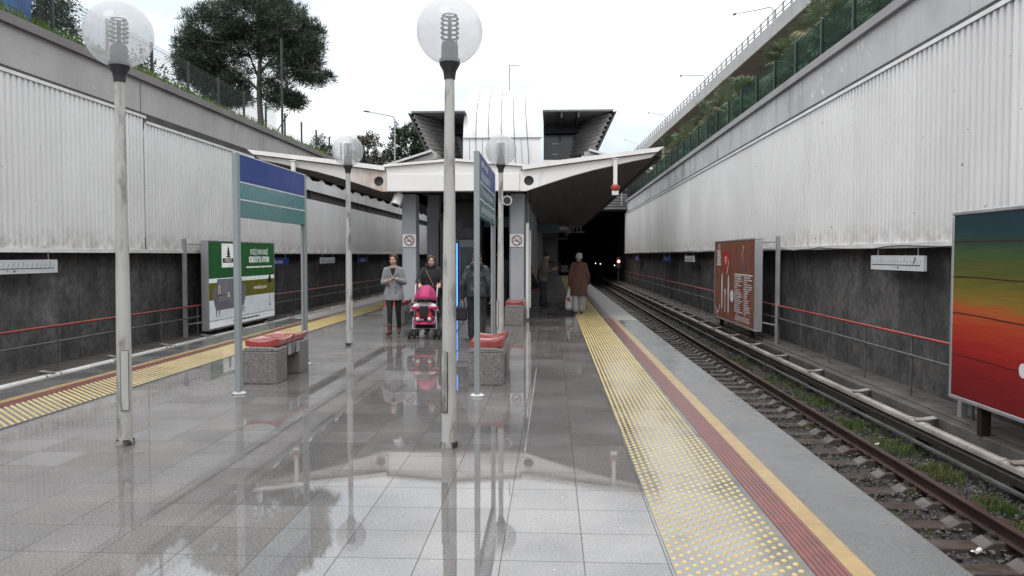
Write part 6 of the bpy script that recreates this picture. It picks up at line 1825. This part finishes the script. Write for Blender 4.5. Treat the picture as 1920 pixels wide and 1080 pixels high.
# 1 woman in a grey coat, walking, hands together
P = thing("person", "woman in a short grey coat and black trousers walking with her hands together", "person", (-3.16, 15.62, 0), radians(4))
f = Fig(1.62, 0, radians(-14), .02)
f.knee = [V(-.075, -.07, .475), V(.085, .02, .47)]; f.ank = [V(-.075, -.10, .09), V(.085, .12, .115)]; f.toe = [V(-.105, -.27, .035), V(.10, -.03, .04)]
f.hip = [V(-.085, 0, .86), V(.085, 0, .86)]
f.elb = [V(-.215, .0, 1.05), V(.215, .01, 1.045)]; f.wri = [V(-.110, -.20, 1.075), V(.075, -.215, 1.125)]
f.hd = [V(.75, -.55, .15), V(-.95, -.3, -.05)]; f.hn = [V(.3, .5, .8), V(0, .5, -.7)]; f.ht = [V(-.2, -.5, .8), V(0, -.7, .7)]; f.curl = [.7, .55]
f.body(P, mSKIN, .0072); f.face(P); f.hair(P, mHAIRDK, "tied"); f.trousers(P, mCLOTHBLK, .09, .058, .044); f.shoes(P, mBOOT, .09)
f.coat(P, mCOATGREY, "coat", .695, .205, .150, .162, .056, .052, .045, waist=.155)
m = MB(); m.prism([(-.050, 1.335), (.050, 1.335), (.012, 1.19), (-.012, 1.19)], 'y', -.128, -.090); m.build("jumper", mCLOTHBLK, P, bevel=.01)
m = MB(); m.prism([(-.040, 1.385), (.040, 1.385), (.052, 1.337), (-.052, 1.337)], 'y', -.098, -.05); m.build("neckline", mSKIN, P, bevel=.012)
m = MB()
for s in (-1, 1):
    m.prism([(s * .050, 1.385), (s * .095, 1.350), (s * .130, 1.245), (s * .080, 1.205), (s * .014, 1.14), (s * .040, 1.26)], 'y', -.146, -.118)
o = m.build("lapels", mCOATGREY, P, bevel=.006)
m = MB()
for x, z in ((-.075, .985), (.055, .965), (-.075, .86), (.055, .855)): m.lathe([(.013, 0), (.012, .008)], n=10); st = len(m.v) - 20; m.xf(Matrix.Translation((x, -.138, z)) @ Matrix.Rotation(radians(90), 4, 'X'), st)
m.build("buttons", mBLACKPL, P)
m = MB(); m.box(-.035, -.262, 1.095, .020, -.246, 1.118); m.build("phone", mBLACKPL, P, bevel=.003)

# 2 woman in black with the pushchair
P = thing("person", "woman in a loose black coat pushing the pink pushchair", "person", (-2.42, 15.72, 0), radians(6))
f = Fig(1.60, .06, radians(10), .0); f.tw = 1.12
f.knee = [V(-.085, -.06, .47), V(.09, .0, .46)]; f.ank = [V(-.085, -.06, .09), V(.09, .12, .11)]; f.toe = [V(-.11, -.22, .03), V(.11, -.03, .035)]
f.elb = [V(-.25, -.06, 1.06), V(.25, -.06, 1.06)]; f.wri = [V(-.215, -.31, 1.02), V(.175, -.31, 1.02)]
f.hd = [V(.1, -.95, -.25), V(-.1, -.95, -.25)]; f.hn = [V(0, -.25, -1), V(0, -.25, -1)]; f.ht = [V(1, 0, 0), V(-1, 0, 0)]; f.curl = [1.35, 1.35]
f.body(P, mSKIN, .0072); f.face(P); f.hair(P, mHAIRDK, "tied"); f.trousers(P, mCLOTHBLK, .1, .07, .06); f.shoes(P, mSHOE, .02)
f.coat(P, mCLOTHBLK, "coat", .74, .225, .165, .185, .074, .072, .055, waist=.19, end=.80)
m = MB(); m.tube([(.0, .02, 1.375), (.07, -.05, 1.37), (.085, .0, 1.40), (.05, .08, 1.40), (-.05, .085, 1.40), (-.085, .01, 1.40), (-.06, -.06, 1.37), (.04, -.085, 1.355)], .045, 10); m.build("scarf", mCLOTHBLK, P, smooth=60)
m = MB()
for i in (0, 1): 
    a = f.elb[i].lerp(f.wri[i], .76); b_ = f.elb[i].lerp(f.wri[i], .97); m.tube([a, b_], [.048, .040], 12)
m.build("cuffs", mDKRED, P, smooth=60)
m = MB(); m.tube([(-.10, -.135, 1.30), (-.05, -.172, 1.20), (.01, -.182, 1.08), (.05, -.182, .98)], .006, 6); m.build("bag_strap", M("tan_strap", (.30, .22, .14), (.24, .18, .11), 6, .5), P, smooth=60)
m = MB(); m.ell((.27, -.05, .88), (.055, .09, .12), 14, 10); m.build("shoulder_bag", M("grey_brown_bag", (.13, .10, .09), (.09, .07, .065), 8, .6), P, smooth=60)

# 3 pushchair with a baby
PC = thing("pushchair", "pink pushchair with black double wheels pushed by the woman in black", "pushchair", (-2.43, 14.98, 0), radians(3))
for sx in (-1, 1):
    m = MB()
    m.tube([(sx * .21, .34, 1.03), (sx * .215, .28, .98), (sx * .20, .02, .52), (sx * .235, -.13, .14)], .011, 8)
    m.tube([(sx * .20, .04, .56), (sx * .225, .34, .12)], .010, 8)
    m.tube([(sx * .205, -.02, .44), (sx * .215, -.19, .40), (sx * .20, -.20, .30)], .009, 8)
    m.build("side_frame", mALU, PC, smooth=60)
    m = MB(); m.tube([(sx * .21, .335, 1.015), (sx * .21, .40, 1.05)], .017, 10); m.build("handle", mRUBBER, PC, smooth=60)
    for y, z in ((-.135, .085), (.34, .085)):
        for q in (-1, 1):
            w = MB(); w.lathe([(.048, -.018), (.075, -.020), (.082, -.012), (.082, .012), (.075, .020), (.048, .018)], n=20); w.xf(Matrix.Translation((sx * .235 + q * .052, y, z)) @ Matrix.Rotation(radians(90), 4, 'Y'))
            wo_ = w.build("wheel", mRUBBER, PC, smooth=40)
            h = MB(); h.lathe([(.046, -.012), (.046, .012)], n=14); h.xf(Matrix.Translation((sx * .235 + q * .052, y, z)) @ Matrix.Rotation(radians(90), 4, 'Y')); h.build("hub", mDKGREY, wo_, smooth=40)
        m = MB(); m.tube([(sx * .235 - .05, y, z), (sx * .235 + .05, y, z)], .010, 6); m.tube([(sx * .235, y, z), (sx * .235, y + .02, z + .11)], .018, 8); m.build("wheel_fork", mDKGREY, PC, smooth=60)
m = MB()
for z, y in ((.40, -.03), (.20, -.11), (.22, .27)): m.tube([(-.215, y, z), (.215, y, z)], .009, 6)
m.build("cross_bar", mALU, PC, smooth=60)
m = MB()
m.prism([(-.20, .40), (.04, .37), (.20, .86), (.165, .87), (.02, .42), (-.20, .435)], 'x', -.175, .175); m.build("seat", mPINK, PC, bevel=.012)
m = MB(); m.prism([(.03, .45), (.19, .85), (.175, .86), (.01, .47)], 'x', -.168, .168); m.build("seat_lining", mDKRED, PC, bevel=.006)
hood = MB(); vs = []; fs = []; N1, N2 = 9, 16
for i in range(N1 + 1):
    a = radians(10 + 118 * i / N1)
    for j in range(N2 + 1):
        b_ = pi * j / N2
        r = 1.0
        x = -.222 * cos(b_); q = sin(b_)
        d_ = (-cos(a), sin(a)); y = .17 + d_[0] * (.30 * q + .02); z = .705 + d_[1] * (.315 * q + .0) + (.012 * sin(b_ * 4) if i in (3, 6) else 0)
        vs.append((x, y, z))
for i in range(N1):
    for j in range(N2): fs.append((i * (N2 + 1) + j, i * (N2 + 1) + j + 1, (i + 1) * (N2 + 1) + j + 1, (i + 1) * (N2 + 1) + j))
hood.add(vs, fs); o = hood.build("hood", mPINK, PC, smooth=60); sm = o.modifiers.new("s", 'SOLIDIFY'); sm.thickness = .008
m = MB(); m.tube([vs[j] for j in range(N2 + 1)], .013, 8); m.build("hood_rim", mBLACKPL, PC, smooth=60)
m = MB()
for q in (-.11, .11): m.tube([(q * .9, .10, 1.0), (q * 1.05, -.03, .935), (q * 1.15, -.095, .83)], .006, 6)
m.build("hood_rib", mBLACKPL, PC)
m = MB(); m.tube([(-.21, .02, .60), (-.235, -.13, .60), (-.20, -.20, .60), (.20, -.20, .60), (.235, -.13, .60), (.21, .02, .60)], .032, 10); m.build("bumper_bar", mPINK, PC, smooth=60)
m = MB(); m.box(-.085, -.245, .42, .085, -.165, .635); m.build("bar_cover", mCLOTHBLK, PC, bevel=.02)
m = MB(); m.prism([(-.26, .285), (-.26, .31), (-.16, .345), (.0, .345), (.0, .30), (-.14, .29)], 'x', -.19, .19); m.build("footrest", mPINK, PC, bevel=.012)
m = MB(); m.prism([(-.08, .30), (.26, .32), (.27, .22), (-.08, .19)], 'x', -.18, .18); m.build("basket", mCLOTHBLK, PC, bevel=.02)
# the baby, a thing of its own in the seat
BB = thing("person", "baby in a white fleece jacket and red trousers sitting in the pink pushchair", "person", (-2.43, 14.98, 0), radians(3))
m = MB(); m.ell((0, .06, .60), (.085, .075, .12), 14, 10); m.ell((0, .085, .775), (.068, .072, .078), 14, 10); m.cap(V(0, .07, .68), .045, V(0, .08, .73), .04)
for s in (-1, 1):
    m.cap(V(s * .075, .05, .665), .036, V(s * .17, -.05, .615), .032); m.cap(V(s * .17, -.05, .615), .03, V(s * .235, -.10, .565), .026); hand(m, V(s * .235, -.10, .565), V(s * .6, -.5, -.4), V(0, -.3, -.9), V(0, -1, .2), .8, .55)
    m.cap(V(s * .05, .0, .50), .05, V(s * .10, -.16, .48), .042); m.cap(V(s * .10, -.16, .48), .038, V(s * .105, -.23, .39), .032); m.cap(V(s * .105, -.23, .385), .03, V(s * .11, -.285, .40), .026)
m.ell((0, .013, .765), (.010, .012, .010)); 
remeshed(m, "body", mSKIN, BB, .007, 2)
m = MB()
for s in (-1, 1): m.ell((s * .026, .014, .785), (.010, .006, .006), 8, 6)
m.build("eyes", mEYE, BB)
m = MB(); m.ell((0, .05, .60), (.125, .10, .105), 16, 10)
for s in (-1, 1): m.cap(V(s * .08, .04, .655), .062, V(s * .17, -.06, .61), .056); m.cap(V(s * .17, -.06, .61), .055, V(s * .225, -.105, .568), .045)
remeshed(m, "jacket", mBABYW, BB, .009, 3, .012, .06)
m = MB()
for s in (-1, 1): m.cap(V(s * .05, .0, .50), .06, V(s * .10, -.165, .48), .052); m.cap(V(s * .10, -.165, .48), .05, V(s * .105, -.235, .41), .042)
remeshed(m, "trousers", mBABYRED, BB, .009, 2)
for s in (-1, 1):
    m = MB(); m.cap(V(s * .105, -.235, .385), .040, V(s * .112, -.300, .395), .034); remeshed(m, "shoe", mBABYW, BB, .008, 2)
m = MB(); m.ell((0, .10, .80), (.082, .078, .075), 14, 10); m.ell((0, .085, .69), (.085, .05, .03), 14, 8); remeshed(m, "hat", mDKRED, BB, .009, 2)
# bag hanging on the pushchair
t = thing("changing_bag", "dark grey bag hanging at the side of the pushchair below a yellow strap", "bag", (-2.72, 15.12, .40))
m = MB(); m.ell((0, 0, .12), (.085, .15, .17), 16, 10); m.box(-.07, -.13, -.03, .07, .13, .10); remeshed(m, "bag_body", M("dark_grey_nylon", (.05, .05, .056), (.03, .03, .034), 8, .6), t, .012, 3, .015, .08)
m = MB(); m.tube([(.03, -.02, .27), (.09, .02, .40), (.14, .06, .50)], .011, 6); m.build("strap", M("yellow_strap", (.55, .42, .18), (.45, .34, .14), 6, .6), t, smooth=60)

# 4 man in a dark jacket seen from behind, carrying a black bag
P = thing("person", "person in a dark hooded jacket seen from behind, half hidden by the narrow sign post", "person", (-1.40, 14.62, 0), radians(180))
f = Fig(1.66, .05, 0, .06); f.tw = 1.1
f.knee = [V(-.095, -.02, .48), V(.095, -.05, .48)]; f.ank = [V(-.10, .05, .09), V(.10, -.03, .09)]; f.toe = [V(-.13, -.10, .03), V(.13, -.19, .03)]
f.elb = [V(-.245, .02, 1.05), V(.255, .02, 1.05)]; f.wri = [V(-.26, -.06, .82), V(.275, -.02, .81)]; f.hd = [V(0, -.15, -1), V(.0, -.05, -1)]; f.curl = [.6, 1.2]
f.body(P, mSKIN, .0085); f.hair(P, mHAIRDK, "short"); f.trousers(P, mCLOTHBLK, .105, .078, .066, .012); f.shoes(P, mSHOE)
def hoodx(m): m.ell(f.up(V(0, .085, 1.40)), (.13, .085, .10), 16, 10); m.ell(f.up(V(0, .035, 1.45)), (.10, .085, .06), 14, 8)
f.coat(P, mJACKETDK, "jacket", .80, .20, .150, .18, .070, .066, .054, .022, waist=.185, extra=hoodx)
t = thing("hand_bag", "black bag with a dangling strap carried by the person in the dark jacket", "bag", (-1.69, 14.60, .38))
m = MB(); m.box(-.13, -.06, 0, .11, .06, .25); o = m.build("bag_body", mCLOTHBLK, t, bevel=.03)
m = MB(); m.tube([(-.07, 0, .25), (-.02, 0, .40), (.04, 0, .41), (.07, 0, .25)], .010, 8); m.build("handle", mCLOTHBLK, t, smooth=60)
m = MB(); m.tube([(.05, -.05, .03), (.03, -.05, -.06), (-.05, -.05, -.16), (-.10, -.05, -.24)], .009, 6); m.build("loose_strap", mCLOTHBLK, t, smooth=60)

# 5 old man in a brown overcoat
P = thing("person", "white haired man in a long brown overcoat seen from behind walking on the yellow paving", "person", (.73, 21.5, 0), radians(184))
f = Fig(1.66, .07, radians(8), .06)
f.knee = [V(-.09, -.03, .47), V(.09, .0, .47)]; f.ank = [V(-.085, -.02, .09), V(.095, .07, .10)]; f.toe = [V(-.12, -.17, .03), V(.12, -.08, .035)]
f.elb = [V(-.235, .03, 1.04), V(.23, .02, 1.04)]; f.wri = [V(-.25, -.05, .81), V(.24, -.05, .79)]; f.hd = [V(0, -.1, -1), V(0, -.05, -1)]; f.curl = [.6, 1.3]
f.body(P, mSKIN, .0085); f.hair(P, mHAIRGR, "old"); f.trousers(P, mTROUSGR, .105, .088, .080, .03, -.03); f.shoes(P, mSHOE)
f.coat(P, mCOATBRN, "overcoat", .50, .232, .165, .178, .068, .064, .056, .016, waist=.195)
m = MB(); m.box(-.004, .168, .50, .004, .172, .78); m.build("coat_vent", mCLOTHBLK, P)
m = MB(); m.tube([f.up(V(.07, .03, 1.40)), f.up(V(.04, .085, 1.40)), f.up(V(-.04, .085, 1.40)), f.up(V(-.07, .03, 1.40))], .028, 8); m.build("collar", mCOATBRN, P, smooth=60)
t = thing("carrier_bag", "white plastic carrier bag with red print held by the man in brown", "bag", (.47, 21.55, .10))
m = MB(); m.loft([(0, 0, 0, .07, .05), (0, 0, .06, .115, .08), (.005, 0, .30, .105, .07), (.01, 0, .48, .07, .045), (.015, 0, .58, .025, .02)], 16); remeshed(m, "bag_body", mBAGPL, t, .012, 1, .03, .06)
m = MB(); m.tube([(-.02, 0, .56), (.0, 0, .68), (.03, 0, .68), (.04, 0, .56)], .009, 6); m.build("handle", mBAGPL, t, smooth=60)
m = MB(); 
for a, b_, c in ((-.03, .30, .045), (.015, .26, .035), (.0, .33, .03)): m.ell((a, -.088, b_), (c, .012, c * .8), 10, 6)
m.build("red_print", mREDINK, t, smooth=60)

# 6 man in a beige jacket looking down at his hands
P = thing("person", "man in a beige jacket with a dark cross strap bending his head over his hands", "person", (-.30, 24.5, 0), radians(72))
f = Fig(1.68, .20, 0, .55)
f.elb = [V(-.24, -.12, 1.06), V(.24, -.12, 1.06)]; f.wri = [V(-.10, -.36, 1.14), V(.10, -.36, 1.14)]; f.hd = [V(.2, -.9, .2), V(-.2, -.9, .2)]; f.hn = [V(.4, 0, .9), V(-.4, 0, .9)]; f.ht = [V(-.3, -.3, .9), V(.3, -.3, .9)]
f.body(P, mSKIN, .009); f.hair(P, mHAIRDK, "short"); f.trousers(P, mDENIM, .1, .075, .065); f.shoes(P, mSHOE)
f.coat(P, mBEIGE, "jacket", .76, .20, .155, .172, .066, .060, .052, .014, waist=.178)
m = MB(); m.tube([f.up(V(.14, .02, 1.37)), f.up(V(.06, .135, 1.24)), f.up(V(-.05, .145, 1.05)), V(-.19, .09, .87), V(-.21, -.02, .80)], .014, 6); m.build("bag_strap", mCLOTHBLK, P, smooth=60)

# 7 seated person behind the right column
P = thing("person", "seated person in dark clothes, only the legs showing beyond the right column", "person", (-.66, 25.35, 0), radians(78))
f = Fig(1.64, .12)
f.hip = [V(-.085, .0, .52), V(.085, .0, .52)]; dz = -.36
f.knee = [V(-.10, -.42, .50), V(.10, -.43, .50)]; f.ank = [V(-.10, -.50, .09), V(.10, -.36, .09)]; f.toe = [V(-.12, -.66, .03), V(.12, -.52, .03)]
m = MB()
for c, r in (((0, .04, .82), (.17, .13, .20)), ((0, .02, .62), (.17, .14, .14)), ((0, -.02, 1.12), (.075, .09, .11))): m.ell(c, r, 16, 10)
m.cap(V(0, .02, .95), .055, V(0, 0, 1.05), .05)
for i, s in ((0, -1), (1, 1)):
    m.cap(V(s * .15, .03, .93), .06, V(s * .2, -.08, .70), .05); m.cap(V(s * .2, -.08, .70), .045, V(s * .10, -.28, .60), .035); hand(m, V(s * .10, -.28, .60), V(-s * .4, -.8, -.1), V(0, 0, -1), V(-s, 0, .2), .6)
    m.cap(f.hip[i], .085, f.knee[i], .058); m.cap(f.knee[i], .056, f.ank[i], .04); m.cap(f.ank[i] + V(0, .03, -.03), .034, f.toe[i], .028)
remeshed(m, "body", mSKIN, P, .009, 2)
m = MB(); m.ell((0, .04, .80), (.20, .155, .24), 16, 10); m.ell((0, .03, .60), (.19, .15, .12), 16, 10)
for s in (-1, 1): m.cap(V(s * .15, .03, .93), .08, V(s * .2, -.08, .70), .065); m.cap(V(s * .2, -.08, .70), .06, V(s * .11, -.26, .61), .048)
remeshed(m, "jacket", mCLOTHBLK, P, .012, 3, .015)
m = MB()
for i in (0, 1): m.cap(f.hip[i], .098, f.knee[i], .078); m.cap(f.knee[i], .078, f.ank[i] + V(0, 0, .02), .062)
remeshed(m, "trousers", mDENIM, P, .011, 3, .012)
m = MB(); m.ell((0, .012, 1.15), (.085, .09, .095), 14, 10); remeshed(m, "hair", mHAIRDK, P, .01, 2)
f.shoes(P, mSHOE)

# 8 person standing in the dark between sign and column
P = thing("person", "person in dark clothes standing in the shade just left of the right column", "person", (-1.36, 20.6, 0), radians(190))
f = Fig(1.75, 0); f.wri = [V(-.12, -.28, 1.12), V(.24, -.05, .88)]; f.elb = [V(-.27, -.02, 1.12), V(.26, .02, 1.12)]; f.hd[0] = V(.5, -.6, .4)
f.body(P, mSKIN, .009); f.hair(P, mHAIRDK, "short"); f.trousers(P, mCLOTHBLK, .1, .075, .065); f.shoes(P, mSHOE); f.coat(P, mCLOTHBLK, "jacket", .78, .2, .15, .19, .08, .068, .055, .014, waist=.185)
